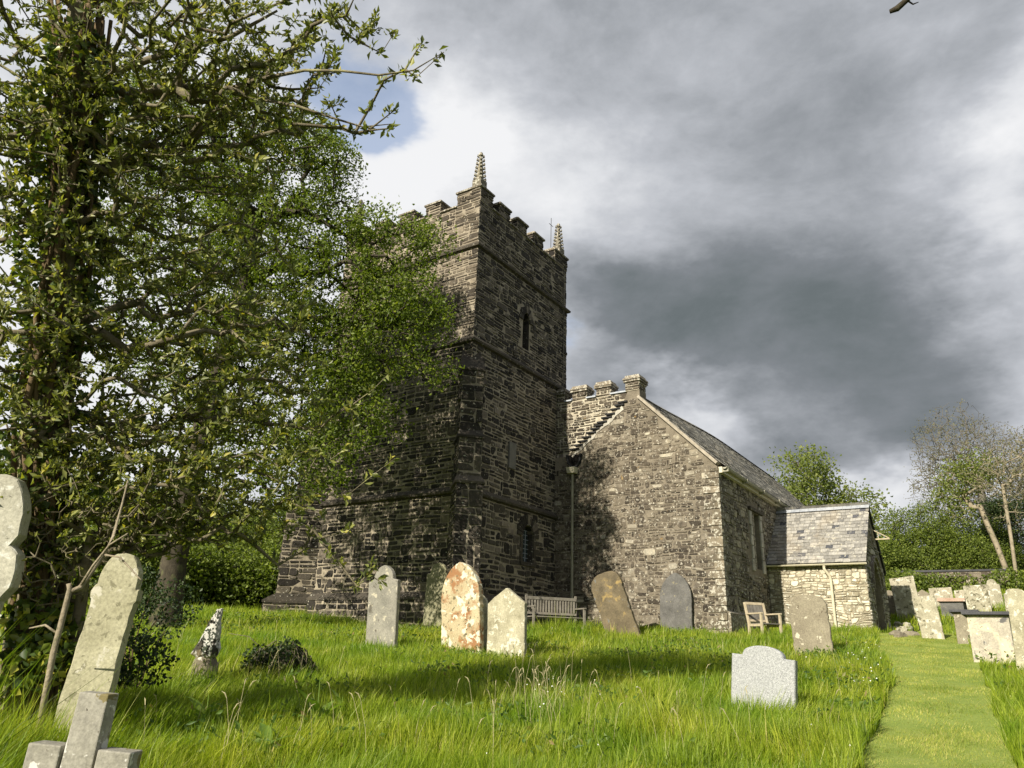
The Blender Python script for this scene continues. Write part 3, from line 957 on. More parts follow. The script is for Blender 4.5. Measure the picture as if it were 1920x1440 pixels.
# gutter outlet, hopper and downpipe at the valley
mb = MB(); mb.prism([(4.46, 5.98 + Z), (4.50, 5.72 + Z), (4.60, 5.60 + Z), (4.76, 5.60 + Z), (4.86, 5.72 + Z), (4.90, 5.98 + Z)], f, .002, .012, 0)
mb.build('valley_outlet', M['dark'], aisle)
mb = MB(); mb.prism([(4.40, 5.98 + Z), (4.44, 5.70 + Z), (4.57, 5.55 + Z), (4.79, 5.55 + Z), (4.92, 5.70 + Z), (4.96, 5.98 + Z), (4.90, 5.98 + Z), (4.86, 5.72 + Z), (4.76, 5.60 + Z), (4.60, 5.60 + Z), (4.50, 5.72 + Z), (4.46, 5.98 + Z)], f, .0, .09, 0)
mb.build('outlet_chute', M['louvre'], aisle)
mb = MB(); pn = 4.69
mb.box(-.26, -.03, pn - .13, pn + .13, 5.33 + Z, 5.52 + Z, 0, (-.03, 0, -.03, -.03))
hp_ = mb.build('hopper', M['cream'], aisle, bevel=.01)
mb = MB(); mb.tube([(-.13, pn, 5.33 + Z), (-.13, pn, 2.5 + Z), (-.13, pn, BASE + .3)], .042, 10)
for zz in (4.9 + Z, 3.2 + Z, 1.6 + Z): mb.tube([(-.13, pn, zz - .04), (-.13, pn, zz + .04)], .056, 10)
mb.build('downpipe', M['gutter'], aisle, smooth=False)
# aisle battlements
am = [(2.36, 2.82), (3.42, 3.92), (4.30, 4.82), (5.12, 5.42)]
amats = [M['aisle_stone'], M['pale_mortar'], M['dark']]
for k, (n0, n1) in enumerate(am):
    merlon(-.02 if k == 0 else .10, .50, n0, n1, 7.86 + Z, 8.14 + Z, 600 + 5 * k, aisle, amats, laid=True, ch=.09)
for n0, n1 in ((2.83, 3.41), (3.93, 4.29), (4.83, 5.11)):
    mb = MB(); mb.box(.03, .55, n0 + .004, n1 - .004, 7.862 + Z, 7.91 + Z); mb.build('parapet_coping', M['lead'], aisle)
# verge
mb = MB(); s2 = math.sqrt(.5)
mb.obox((-.03 + .12, 1.185, EV_Z + 1.185 + .07), (1, 0, 0), (0, s2, s2), (0, -s2, s2), .19, 1.70, .045)
mb.build('verge_coping', M['verge'], aisle, bevel=.01)


def ridge_z(e): return 7.76 + Z + .40 * float(sstep(0, 9, e))


def roofA(u, v, d):
    """u along east, v up the slope from the eave"""
    L = math.hypot(APN + .18, ridge_z(u) - (EV_Z - .08)); t = v / L
    n = -.18 + t * (APN + .18); z = EV_Z - .08 + t * (ridge_z(u) - EV_Z + .08)
    nn = np.array([-(ridge_z(u) - EV_Z + .08), APN + .18]) / L
    return (u, n + nn[0] * d, z + nn[1] * d + .06)


Lr = math.hypot(APN + .18, APZ - EV_Z)
V, F = shingles(roofA, .10, LEN, 19, Lr / 18.3, .25, seed=21)
roof = mesh_np('aisle_roof', V, [F], M['slate_aisle'], aisle)
mb = MB()
us_ = np.linspace(.10, LEN, 24)
for i in range(23):
    u0, u1 = us_[i], us_[i + 1]
    mb.add([(u0, -.15, EV_Z - .08), (u1, -.15, EV_Z - .08), (u1, APN, ridge_z(u1)), (u0, APN, ridge_z(u0)), (u0, 5.3, EV_Z - .1), (u1, 5.3, EV_Z - .1), (u0, 8, EV_Z + 1.9), (u1, 8, EV_Z + 1.9), (u0, 11.1, EV_Z - .5), (u1, 11.1, EV_Z - .5)],
           [(0, 1, 2, 3), (3, 2, 5, 4), (4, 5, 7, 6), (6, 7, 9, 8)])
mb.build('roof_deck', M['slate_aisle'], aisle)
mb = MB()
for i in range(36):
    u0 = .3 + i * .46; u1 = u0 + .45; z0, z1 = ridge_z(u0) + .13, ridge_z(u1) + .13
    mb.add([(u0, APN - .14, z0 - .12), (u1, APN - .14, z1 - .12), (u1, APN, z1), (u0, APN, z0), (u1, APN + .14, z1 - .12), (u0, APN + .14, z0 - .12)], [(0, 1, 2, 3), (3, 2, 4, 5)])
mb.build('roof_ridge', M['slate_aisle'], aisle)


def gutter(mb, p0, p1, outv, r=.065):
    """half round gutter between two points"""
    p0 = np.array(p0, float); p1 = np.array(p1, float); o = np.array(outv, float); n = 8; vs = []
    for rad in (r, r - .012):
        for p in (p0, p1):
            for k in range(n + 1):
                a_ = math.pi * k / n; vs.append(p + o * rad * -math.cos(a_) + np.array([0, 0, -1.0]) * rad * math.sin(a_))
    fs = []; N1 = n + 1
    for b_ in (0, 2 * N1):
        for k in range(n): fs.append((b_ + k, b_ + k + 1, b_ + N1 + k + 1, b_ + N1 + k))
    for e_ in (0, N1):
        for k in range(n): fs.append((e_ + k, e_ + k + 1, 2 * N1 + e_ + k + 1, 2 * N1 + e_ + k))
    for k in (0, n): fs.append((k, N1 + k, 3 * N1 + k, 2 * N1 + k))
    mb.add(vs, fs)


mb = MB(); gutter(mb, (-.05, -.22, EV_Z - .06), (9.5, -.22, EV_Z - .12), (0, -1, 0), .075)
gutter(mb, (9.5, -.22, EV_Z - .12), (LEN, -.22, EV_Z - .16), (0, -1, 0), .075)
for e in np.arange(.02, LEN, 1.83): mb.box(e, e + .07, -.31, -.13, EV_Z - .20, EV_Z - .065)
mb.build('gutter', M['gutter'], aisle)
mb = MB(); mb.box(.0, LEN, -.14, -.03, EV_Z - .22, EV_Z - .05); mb.build('fascia', M['cream'], aisle)

# ---------------- porch
PE0, PE1, PN = 4.42, 8.02, -2.92
PC = (PE0 + PE1) / 2
PEV, PAP = 2.88 + Z, 4.72 + Z
dhw, dsp, dtp = .72, 2.05 + Z, 2.98 + Z
wp = Wall(); mb = MB()
fW = wfn(PE0); fP = sfn(PN)
mb.prism([(PN, BASE), (-.01, BASE), (-.01, PEV), (PN, PEV)], fW, -.45, 0, 1)
mb.prism([(PN, BASE), (-.01, BASE), (-.01, PEV), (PN, PEV)], efn(PE1), -.45, 0, 1)
ap = []
for k in range(13):   # two-centred pointed arch
    t = k / 12
    x = PC + dhw * math.cos(math.pi * t); h = (dtp - dsp) * (1 - abs(2 * t - 1) ** 1.7) if k not in (0, 12) else 0
    ap.append((x, dsp + h))
gp = [(PC + dhw, BASE)] + ap + [(PC - dhw, BASE), (PE0 + .002, BASE), (PE0 + .002, PEV), (PC, PAP), (PE1 - .002, PEV), (PE1 - .002, BASE)]
mb.prism(gp, fP, -.46, -.004, 3)


def insP(u, v):
    t = v < PEV + (PAP - PEV) * (1 - np.abs(u - PC) / ((PE1 - PE0) / 2)) - .05
    rect = (np.abs(u - PC) < dhw + .16) & (v < dsp)
    arc = (((u - PC) / (dhw + .17)) ** 2 + ((v - dsp) / (dtp - dsp + .17)) ** 2 < 1) & (v >= dsp)
    slit = (np.abs(u - PC) < .16) & (v > 3.55 + Z) & (v < 4.2 + Z)
    return t & ~rect & ~arc & ~slit


wp.stones(fW, PN - .01, -.02, BASE + .01, PEV - .02, None, .085, .075, gap=.010, prot=.028, seed=91, amp=.045, hp=.2, cut=.45, wp=((1, .15), (2, .4), (3, .3), (4, .15)))
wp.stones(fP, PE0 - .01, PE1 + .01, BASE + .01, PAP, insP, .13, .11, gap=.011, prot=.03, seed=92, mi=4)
wp.stones(efn(PE1), PN, -.02, BASE + .01, PEV - .02, None, .14, .11, seed=93)
wp.mb(mb)
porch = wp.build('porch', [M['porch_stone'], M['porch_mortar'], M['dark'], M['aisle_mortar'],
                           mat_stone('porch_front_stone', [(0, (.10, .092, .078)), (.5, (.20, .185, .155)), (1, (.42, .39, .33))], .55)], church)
mb = MB()
N_ = 15
for k in range(N_):
    t0, t1 = (k + .05) / N_, (k + .95) / N_
    q = []
    for t, r_ in ((t0, 0), (t1, 0), (t1, .15), (t0, .15)):
        x = PC + (dhw + r_) * math.cos(math.pi * t); h = (dtp - dsp + r_) * (1 - abs(2 * t - 1) ** 1.7); q.append((x, dsp + h))
    mb.prism(q, fP, -.03, .03)
for s in (-1, 1):
    z = BASE
    while z < dsp:
        h = random.uniform(.25, .4); z2 = min(z + h - .012, dsp)
        x0, x1 = sorted((PC + s * (dhw + .003), PC + s * (dhw + .15))); mb.prism([(x0, z), (x1, z), (x1, z2), (x0, z2)], fP, -.2, .028); z += h
mb.build('door_surround', M['cap'], porch, bevel=.01)
mb = MB(); mb.prism([(PC - dhw - .2, dsp), *[(PC - (dhw + .22) * math.cos(math.pi * t / 12), dsp + (dtp - dsp + .2) * (1 - abs(2 * t / 12 - 1) ** 1.7)) for t in range(1, 12)], (PC + dhw + .2, dsp), (PC + dhw + .15, dsp), *[(PC + (dhw + .165) * math.cos(math.pi * t / 12), dsp + (dtp - dsp + .15) * (1 - abs(2 * t / 12 - 1) ** 1.7)) for t in range(1, 12)], (PC - dhw - .15, dsp)], fP, .0, .09)
mb.build('hood_mould', M['cap'], porch)
# gate leaf standing open in the doorway, floor
mb = MB()
for k in range(5): mb.box(PC + .30 - k * .15, PC + .43 - k * .15, PN + .38, PN + .42, BASE + .9, 2.2 + Z)
mb.box(PC - .34, PC + .45, PN + .421, PN + .45, 1.0 + Z, 1.12 + Z); mb.box(PC - .34, PC + .45, PN + .421, PN + .45, 1.9 + Z, 2.02 + Z)
mb.build('door', M['wood_grey'], porch)
# slit window, bracket
mb = MB(); mb.prism([(PC - .07, 3.62 + Z), (PC + .07, 3.62 + Z), (PC + .07, 4.05 + Z), (PC, 4.16 + Z), (PC - .07, 4.05 + Z)], fP, -.02, .012); mb.build('slit_window', M['dark'], porch)
mb = MB()
for s in (-1, 1): mb.prism([(PC + s * .08, 3.58 + Z), (PC + s * .16, 3.58 + Z), (PC + s * .16, 4.1 + Z), (PC + s * .08, 4.1 + Z)], fP, -.02, .035)
mb.build('window_surround', M['cap'], porch)
mb = MB()
bx = PC + .05; bz = 3.72 + Z
mb.box(bx - .02, bx + .02, PN - .07, PN - .03, bz - .05, bz + .32)
mb.box(bx - .02, bx + .02, PN - .55, PN - .07, bz - .04, bz)
mb.tube([(bx, PN - .05, bz + .30), (bx, PN - .54, bz)], .017, 6)
mb.tube([(bx, PN - .22, bz), (bx, PN - .22, bz + .19)], .014, 6)
mb.build('bracket', M['wood_pale'], porch)
# porch roof
OV = .16
prise = PAP - PEV; prun = (PE1 - PE0) / 2; Lp = math.hypot(prise, prun)
zE = PEV - OV * prise / prun


def roofP(sgn):
    def fn(u, v, d):
        t = v / Lp; tot = (prun + OV)
        x = PC - sgn * (tot - t * prun * 1.0)
        z = zE + t * prise
        nx, nz = -sgn * prise / Lp, prun / Lp
        return (x + nx * d, u, z + nz * d + .05)
    return fn


Lp2 = Lp * (prun + OV) / prun
V, F = shingles(roofP(1), PN - .07, .0, 17, Lp2 / 16.6, .185, seed=31, th=.014)
mesh_np('porch_roof', V, [F], M['slate_porch'], porch)
V, F = shingles(roofP(-1), PN - .07, .0, 17, Lp2 / 16.6, .185, seed=32, th=.014)
mesh_np('porch_roof', V, [F], M['slate_porch'], porch)
mb = MB()
mb.add([(PE0 - OV, PN - .05, zE), (PC, PN - .05, PAP), (PE1 + OV, PN - .05, zE), (PE0 - OV, 0, zE), (PC, 0, PAP), (PE1 + OV, 0, zE),
        (PE0 - OV, PN - .05, zE + .05), (PC, PN - .05, PAP + .055), (PE1 + OV, PN - .05, zE + .05), (PE0 - OV, 0, zE + .05), (PC, 0, PAP + .055), (PE1 + OV, 0, zE + .05)],
       [(0, 1, 4, 3), (1, 2, 5, 4), (6, 7, 10, 9), (7, 8, 11, 10), (0, 1, 7, 6), (1, 2, 8, 7), (0, 6, 9, 3), (2, 8, 11, 5)])
mb.build('roof_deck', M['louvre'], porch)
mb = MB(); y = PN - .08
while y < -.02:
    y1 = min(y + .27, 0); zz = PAP + .15
    mb.add([(PC - .17, y, zz - .16), (PC - .17, y1, zz - .16), (PC, y1, zz), (PC, y, zz), (PC + .17, y1, zz - .16), (PC + .17, y, zz - .16)], [(0, 1, 2, 3), (3, 2, 4, 5)]); y += .275
mb.build('roof_ridge', M['ridge'], porch)
mb = MB(); gx = PE0 - OV - .05
gutter(mb, (gx, PN - .08, zE + .03), (gx, -.02, zE + .03), (-1, 0, 0), .055)
mb.build('gutter', M['cream'], porch)
mb = MB(); dn = -1.78
mb.tube([(gx, dn, zE - .02), (gx, dn, zE - .12), (PE0 - .12, dn - .12, zE - .34), (PE0 - .10, dn - .14, zE - .45), (PE0 - .10, dn - .14, .4 + Z)], .042, 10)
mb.build('downpipe', M['cream'], porch, smooth=False)


# ================================================================== GROUND
def grid_mesh(name, xs, ys, off, mat, mask=None):
    X, Y = np.meshgrid(xs, ys); Zg = ground(X, Y) + off
    V = np.stack([X, Y, Zg], -1).reshape(-1, 3); nx, ny = len(xs), len(ys)
    i, j = np.meshgrid(np.arange(nx - 1), np.arange(ny - 1)); b = (j * nx + i).ravel()
    F = np.stack([b, b + 1, b + nx + 1, b + nx], 1)
    return mesh_np(name, V, [F], mat, None, True)


def axis(a, b, fine, c, d):
    mid = np.arange(a, b, fine)
    lo = a - np.cumsum(fine * 1.18 ** np.arange(1, 45)); lo = lo[lo > c][::-1]
    hi = mid[-1] + np.cumsum(fine * 1.18 ** np.arange(1, 45)); hi = hi[hi < d]
    return np.concatenate([[c], lo, mid, hi, [d]])


t = NT('ground_soil'); o = t.obj()
c = t.ramp(t.noise(o, 1.2, 6, .65), [(.3, (.030, .042, .010)), (.55, (.045, .068, .014)), (.75, (.060, .075, .020))])
M['ground'] = t.finish(c, 1.0, t.noise(o, 14, 6, .7), .8, .05, .05)
t = NT('mown_turf'); o = t.obj()
c = t.ramp(t.noise(o, 1.8, 6, .65), [(.3, (.18, .25, .05)), (.6, (.26, .32, .08)), (.8, (.35, .36, .13))])
M['turf'] = t.finish(c, 1.0, t.noise(o, 20, 6, .7), .8, .03, .05)
tag(grid_mesh('ground', axis(-24, 30, .35, -420, 420), axis(-8, 46, .35, -60, 600), 0.0, M['ground']), kind='structure')

# mown path: edge curves read along the strip, (left, right) points on the ground
PL = [pxg(x, y, .03)[:2] for x, y in ((1560, 1560), (1612, 1440), (1650, 1340), (1672, 1280), (1664, 1235), (1640, 1216))]
PR = [pxg(x, y, .03)[:2] for x, y in ((1990, 1560), (1905, 1440), (1868, 1340), (1850, 1280), (1836, 1235), (1815, 1205))]
PL.insert(0, PL[0] * 2 - PL[1] * 1.0); PR.insert(0, PR[0] * 2 - PR[1] * 1.0)
endm = loc2w(PC, PN - .1)[:2]
PL.append(loc2w(PE0 + .3, PN - .15)[:2]); PR.append(loc2w(PE1 + 1.2, PN - 1.0)[:2])


def resample(P, n):
    P = np.array(P); d = np.concatenate([[0], np.cumsum(np.linalg.norm(np.diff(P, axis=0), axis=1))]); s = np.linspace(0, d[-1], n)
    return np.stack([np.interp(s, d, P[:, 0]), np.interp(s, d, P[:, 1])], 1)


PLr, PRr = resample(PL, 60), resample(PR, 60)
rg = np.random.default_rng(3)
for arr in (PLr, PRr): arr += np.convolve(rg.normal(0, .13, 62), [.3, .4, .3], 'valid')[:, None]
nc = 9
G = PLr[:, None] * (1 - np.linspace(0, 1, nc))[None, :, None] + PRr[:, None] * np.linspace(0, 1, nc)[None, :, None]
G = G.reshape(-1, 2); V = np.column_stack([G, ground(G[:, 0], G[:, 1]) + .012])
i, j = np.meshgrid(np.arange(nc - 1), np.arange(59)); b = (j * nc + i).ravel()
tag(mesh_np('path', V, [np.stack([b, b + 1, b + nc + 1, b + nc], 1)], M['turf'], None, True), kind='structure')
path_poly = np.concatenate([PLr, PRr[::-1]])


def in_poly(x, y, poly):
    ins = np.zeros(x.shape, bool); n = len(poly); j = n - 1
    for i in range(n):
        xi, yi = poly[i]; xj, yj = poly[j]
        c_ = ((yi > y) != (yj > y)) & (x < (xj - xi) * (y - yi) / (yj - yi + 1e-12) + xi)
        ins ^= c_; j = i
    return ins


def in_church(x, y, m=0.0):
    e = (x - KX) * EV[0] + (y - KY) * EV[1]; n = (x - KX) * NV[0] + (y - KY) * NV[1]
    a = (e > TE0 - .3 - m) & (e < TE1) & (n > TN0 - .3 - m) & (n < TN1 + .3 + m)
    b_ = (e > -.1 - m) & (e < LEN + m) & (n > -.15 - m) & (n < 11)
    c_ = (e > PE0 - m) & (e < PE1 + m) & (n > PN - m) & (n < 0)
    return a | b_ | c_


# ================================================================== GRAVESTONES
ZA = np.array([math.sin(0), 0, 1.0])
YAW = -math.radians(33.867)
M['g_lime'] = mat_grave('lichened_limestone', (.40, .37, .26), (.60, .56, .42), [((.62, .60, .50), 6, .56, .08), ((.10, .09, .06), 12, .66, .05)])
M['g_left'] = mat_grave('pale_mottled_stone', (.31, .30, .235), (.48, .465, .375), [((.62, .62, .55), 9, .55, .1), ((.15, .145, .11), 16, .62, .05)])
M['g_leaning'] = mat_grave('yellowish_stone', (.29, .275, .175), (.44, .42, .29), [((.20, .19, .12), 14, .57, .08), ((.52, .50, .40), 7, .60, .05), ((.14, .13, .09), 5, .66, .06)])  # the stone's own yellowish tone, with darker and paler blotches
M['g_cross'] = mat_grave('spotted_cross_stone', (.22, .21, .17), (.38, .365, .31), [((.20, .17, .08), 7, .58, .03), ((.60, .59, .54), 9, .60, .04), ((.10, .09, .07), 20, .64, .04)])
M['g_grey'] = mat_grave('grey_slate_stone', (.17, .165, .14), (.30, .285, .24), [((.42, .39, .30), 9, .58, .06), ((.11, .10, .08), 6, .60, .08)])
M['g_orange'] = mat_grave('orange_lichen_stone', (.36, .30, .18), (.50, .43, .28), [((.29, .15, .07), 2.6, .49, .12), ((.60, .58, .45), 6.0, .54, .025), ((.14, .12, .07), 11, .58, .04)])
M['g_gable'] = mat_grave('mottled_pale_stone', (.22, .20, .13), (.50, .47, .34), [((.60, .58, .46), 10, .55, .1), ((.12, .115, .08), 5, .60, .10)])
M['g_rust'] = mat_grave('rust_streaked_slate', (.09, .075, .05), (.20, .16, .10), [((.33, .24, .10), 3, .55, .1), ((.16, .16, .15), 7, .62, .06)])
M['g_dark'] = mat_grave('dark_slate_stone', (.09, .088, .082), (.17, .165, .155), [((.28, .25, .16), 9, .63, .06)])
M['g_olive'] = mat_grave('olive_stone', (.20, .19, .12), (.30, .285, .185), [((.36, .35, .25), 12, .60, .1)])
M['g_brown'] = mat_grave('brown_stone', (.19, .165, .12), (.29, .26, .19), [((.52, .48, .37), 5, .60, .03), ((.12, .10, .07), 10, .62, .05)])
M['g_granite'] = mat_grave('silver_granite', (.22, .23, .24), (.28, .29, .30), [((.24, .25, .23), 3, .58, .15)], .5, .6)
M['g_far'] = mat_grave('weathered_far_stone', (.26, .24, .17), (.44, .41, .31), [((.58, .56, .46), 6, .55, .05), ((.13, .12, .08), 8, .56, .06)])
M['g_chest'] = mat_grave('chest_tomb_stone', (.30, .27, .22), (.50, .46, .37), [((.62, .55, .38), 2.0, .53, .1), ((.13, .125, .12), 5, .58, .06), ((.66, .64, .56), 11, .62, .04)])
M['g_pink'] = mat_grave('pinkish_slab', (.36, .24, .18), (.48, .36, .28), [((.55, .50, .42), 9, .60, .05)])


def outline(style, w, h):
    """half-open outline list (x,z) from bottom right, over the top, to bottom left; z from -0.35"""
    hw = w / 2; P = [(hw, -.35)]
    if style == 'square':
        P += [(hw, h), (-hw, h * .985)]
    elif style == 'round':
        s = h - hw * .95; P += [(hw * math.cos(a), s + hw * .95 * math.sin(a)) for a in np.linspace(0, math.pi, 15)]
    elif style == 'shoulder':      # round head on square shoulders
        r = hw * .66; s = h - r * 1.05
        P += [(hw, s - .02), (hw * .80, s + .0)] + [(r * math.cos(a), s + .02 + r * 1.02 * math.sin(a)) for a in np.linspace(.0, math.pi, 13)] + [(-hw * .80, s), (-hw, s - .02)]
    elif style == 'gothic':
        s = h - w * .75
        P += [(hw, s)] + [(hw * (1 - t ** 2.0), s + (h - s) * (1 - (1 - t) ** 1.35)) for t in np.linspace(.12, 1, 9)]
        P += [(-x, z) for x, z in P[1:-1]][::-1]
    elif style == 'gable':
        s = h - w * .33; P += [(hw, s), (hw * .94, s + .02), (.02, h), (-.02, h), (-hw * .94, s + .02), (-hw, s)]
    elif style == 'segment':       # shouldered segmental head
        s = h - w * .16
        P += [(hw, s), (hw * .66, s)] + [(hw * .64 * math.cos(a), s + .02 + (h - s - .02) * math.sin(a)) for a in np.linspace(.10, math.pi - .10, 13)] + [(-hw * .66, s), (-hw, s)]
    elif style == 'ogee':          # round head, notch, scrolled shoulders
        r = hw * .62; s = h - r
        hd, bl = (2.0, 1.4) if w > .5 else (1.75, .62)
        z1, z2 = h - hd * hw, h - (hd + bl) * hw
        R_ = [(hw, z2 - .25), (hw * .97, z2 - .01), (hw * 1.0, z2)] + [(hw * .92 + hw * .32 * math.cos(a), (z1 + z2) / 2 + (z1 - z2) / 2 * math.sin(a)) for a in np.linspace(-1.25, 1.35, 8)]
        R_ += [(hw * .80, z1 + .02)] + [(hw * .95 * math.cos(a) ** .9, z1 + .05 + (h - z1 - .05) * math.sin(a)) for a in np.linspace(.12, math.pi / 2, 9)]
        P += R_ + [(-x, z) for x, z in R_[:-1]][::-1]
    elif style == 'plank':         # straight shaft, small scroll bumps, rounded pointed head
        z1 = h - 1.75 * hw
        R_ = [(hw * .93, z1 - .10), (hw * .94, z1 - .06), (hw * 1.02, z1 - .045), (hw * 1.04, z1), (hw * 1.0, z1 + .04), (hw * .90, z1 + .05), (hw * .86, z1 + .06)]
        R_ += [(hw * .86 * math.cos(a) ** .85, z1 + .10 + (h - z1 - .10) * math.sin(a)) for a in np.linspace(.08, math.pi / 2, 9)]
        P += R_ + [(-x, z) for x, z in R_[:-1]][::-1]
    elif style == 'worn':
        rr_ = random.Random(int(w * 1e4)); s = h - hw * .8
        P += [(hw, s * .6), (hw * 1.0, s)] + [(hw * math.cos(a) * rr_.uniform(.95, 1.03), s + hw * .8 * math.sin(a) ** .8 * rr_.uniform(.93, 1.03)) for a in np.linspace(.2, math.pi - .2, 9)] + [(-hw, s), (-hw * .97, s * .5)]
    P += [(-hw, -.35)]
    return P


def slab_mesh(name, P, th, mat, seed=0, wob=.004):
    rs = np.random.default_rng(seed)
    # densify edges and add slight wobble so that edges are worn, not ruled
    Q = []
    for k in range(len(P)):
        a, b = np.array(P[k]), np.array(P[(k + 1) % len(P)]); n = max(1, int(np.linalg.norm(b - a) / .07))
        for q in range(n): Q.append(a + (b - a) * q / n)
    Q = np.array(Q) + rs.normal(0, wob, (len(Q), 2)); n = len(Q)
    c = Q.mean(0); ins = .012
    dirs = Q - c; I = Q - dirs / np.linalg.norm(dirs, axis=1)[:, None] * ins
    rings = [(I, -th / 2), (Q, -th / 2 + ins), (Q, th / 2 - ins), (I, th / 2)]
    V = np.concatenate([np.column_stack([r_[:, 0], np.full(n, y), r_[:, 1]]) for r_, y in rings])
    me = bpy.data.meshes.new(name); fs = []
    for k in range(3):
        for q in range(n): fs.append((k * n + q, k * n + (q + 1) % n, (k + 1) * n + (q + 1) % n, (k + 1) * n + q))
    fs.append(tuple(range(n))[::-1]); fs.append(tuple(3 * n + q for q in range(n)))
    me.from_pydata([tuple(v) for v in V], [], fs); me.update(); me.materials.append(mat)
    o = bpy.data.objects.new(name, me); COL.objects.link(o)
    return o


EXCL = []     # places where no grass blades are rooted


def grave(xb, yb, yt, wpx, style, mat, label, th=.10, lean=0.0, back=0.0, yaw=0.0, gh=.2, r=None, group='old gravestones standing in the churchyard', name='gravestone', wob=.004):
    if r is None: p = pxg(xb, yb, gh)
    else:
        q = px(xb, yb, r); p = np.array([q[0], q[1], gz(q[0], q[1])])
    ax = np.array([math.cos(YAW + yaw), math.sin(YAW + yaw), 0])
    zb = p[2] + gh
    a = proj([p[0], p[1], zb]); b = proj([p[0] + ax[0] * .5, p[1] + ax[1] * .5, zb]); w = wpx / abs(b[0] - a[0]) * .5
    zz = np.linspace(zb, zb + 4, 400); ys = np.array([proj([p[0], p[1], z])[1] for z in zz]); h = float(np.interp(-yt, -ys, zz)) - p[2]
    h = h / max(.6, math.cos(lean))
    o = slab_mesh(name, outline(style, w, h), th, mat, int(xb) % 97, wob)
    o.location = p; o.rotation_euler = (back, lean, YAW + yaw)
    tag(o, label, 'gravestone', group)
    EXCL.append((p[0], p[1], YAW + yaw, w / 2, th / 2))
    return o, p, w, h


rd = math.radians
grave(-138, 1290, 890, 146, 'ogee', M['g_left'], 'tall pale headstone with curved scrolled shoulder, cut by the left edge of the picture', .13, rd(6), 0, rd(36), .15, r=7.7)
grave(146, 1345, 1036, 92, 'plank', M['g_leaning'], 'tall sunlit headstone leaning right behind the cut sapling, crossed by branch shadows', .11, rd(4), rd(-3), rd(38), .15, r=7.3)
grave(716, 1198, 1062, 56, 'shoulder', M['g_grey'], 'upright grey headstone with round orange-tinged head, leftmost before the tower', .10, rd(-2), 0, 0, .2)
grave(815, 1172, 1056, 44, 'shoulder', M['g_olive'], 'narrow olive-grey round-headed stone partly behind the orange lichened stone', .09, rd(2), 0, 0, .2)
grave(868, 1212, 1054, 74, 'gothic', M['g_orange'], 'tall pointed headstone blotched with orange and white lichen', .15, rd(-4), 0, 0, .2)
grave(899, 1205, 1110, 40, 'gothic', M['g_gable'], 'small pale pointed stone peeping out behind the orange lichened stone', .08, rd(-5), 0, 0, .2, r=16.4)
grave(950, 1219, 1103, 72, 'gable', M['g_gable'], 'mottled pale headstone with a pointed gable top', .10, rd(-1), 0, 0, .2)
grave(1171, 1180, 1073, 60, 'worn', M['g_rust'], 'rust-brown headstone leaning steeply to the left', .13, rd(-19), rd(4), 0, .2, wob=.008)
grave(1268, 1170, 1074, 61, 'gothic', M['g_dark'], 'dark grey pointed slate headstone close to the gable wall', .07, rd(1), 0, 0, .25)
grave(1525, 1212, 1114, 74, 'worn', M['g_brown'], 'broad brown worn headstone in front of the porch wall', .09, rd(-2), 0, 0, .2, wob=.008)
grave(1430, 1322, 1211, 124, 'segment', M['g_granite'], 'new silver grey granite headstone with shouldered curved top', .10, rd(4.5), rd(-2), rd(-5), .12, wob=.0005, name='granite_gravestone')
grave(1671, 1143, 1107, 22, 'worn', M['g_brown'], 'small tan stone just showing beside the porch corner', .08, 0, 0, 0, .2)
grave(1706, 1149, 1082, 48, 'square', M['g_far'], 'tall square-topped stone half shaded by the porch shadow', .09, rd(-5), 0, 0, .2)
grave(1749, 1186, 1117, 43, 'square', M['g_far'], 'leaning square slab at the end of the mown path', .08, rd(-5), 0, 0, .15)
grave(1768, 1131, 1102, 44, 'square', M['g_far'], 'low wide square stone behind the pinkish flat tomb', .08, rd(-2), 0, 0, .2)
grave(1732, 1128, 1106, 24, 'gable', M['g_brown'], 'small peaked stone showing between two square-topped stones', .08, 0, 0, 0, .15)
grave(1809, 1133, 1106, 30, 'square', M['g_far'], 'small square stone half hidden behind a taller square stone', .07, rd(-3), 0, 0, .15)
grave(1838, 1147, 1097, 46, 'square', M['g_far'], 'greenish square stone standing above the dark-lidded chest tombs', .09, rd(-2), 0, 0, .15)
grave(1868, 1131, 1087, 30, 'shoulder', M['g_far'], 'round-headed shouldered stone farthest back near the churchyard wall', .09, rd(-3), 0, 0, .15)
grave(1899, 1146, 1105, 27, 'shoulder', M['g_far'], 'squat round-headed stone right of the tallest round-headed one', .09, rd(2), 0, 0, .15)
grave(1917, 1141, 1105, 20, 'round', M['g_brown'], 'round stone at the right picture edge beyond the squat round-headed one', .09, 0, 0, 0, .15)
grave(1925, 1252, 1104, 40, 'round', M['g_gable'], 'mottled narrow headstone cut by the right edge of the picture', .10, rd(2), 0, 0, .2)

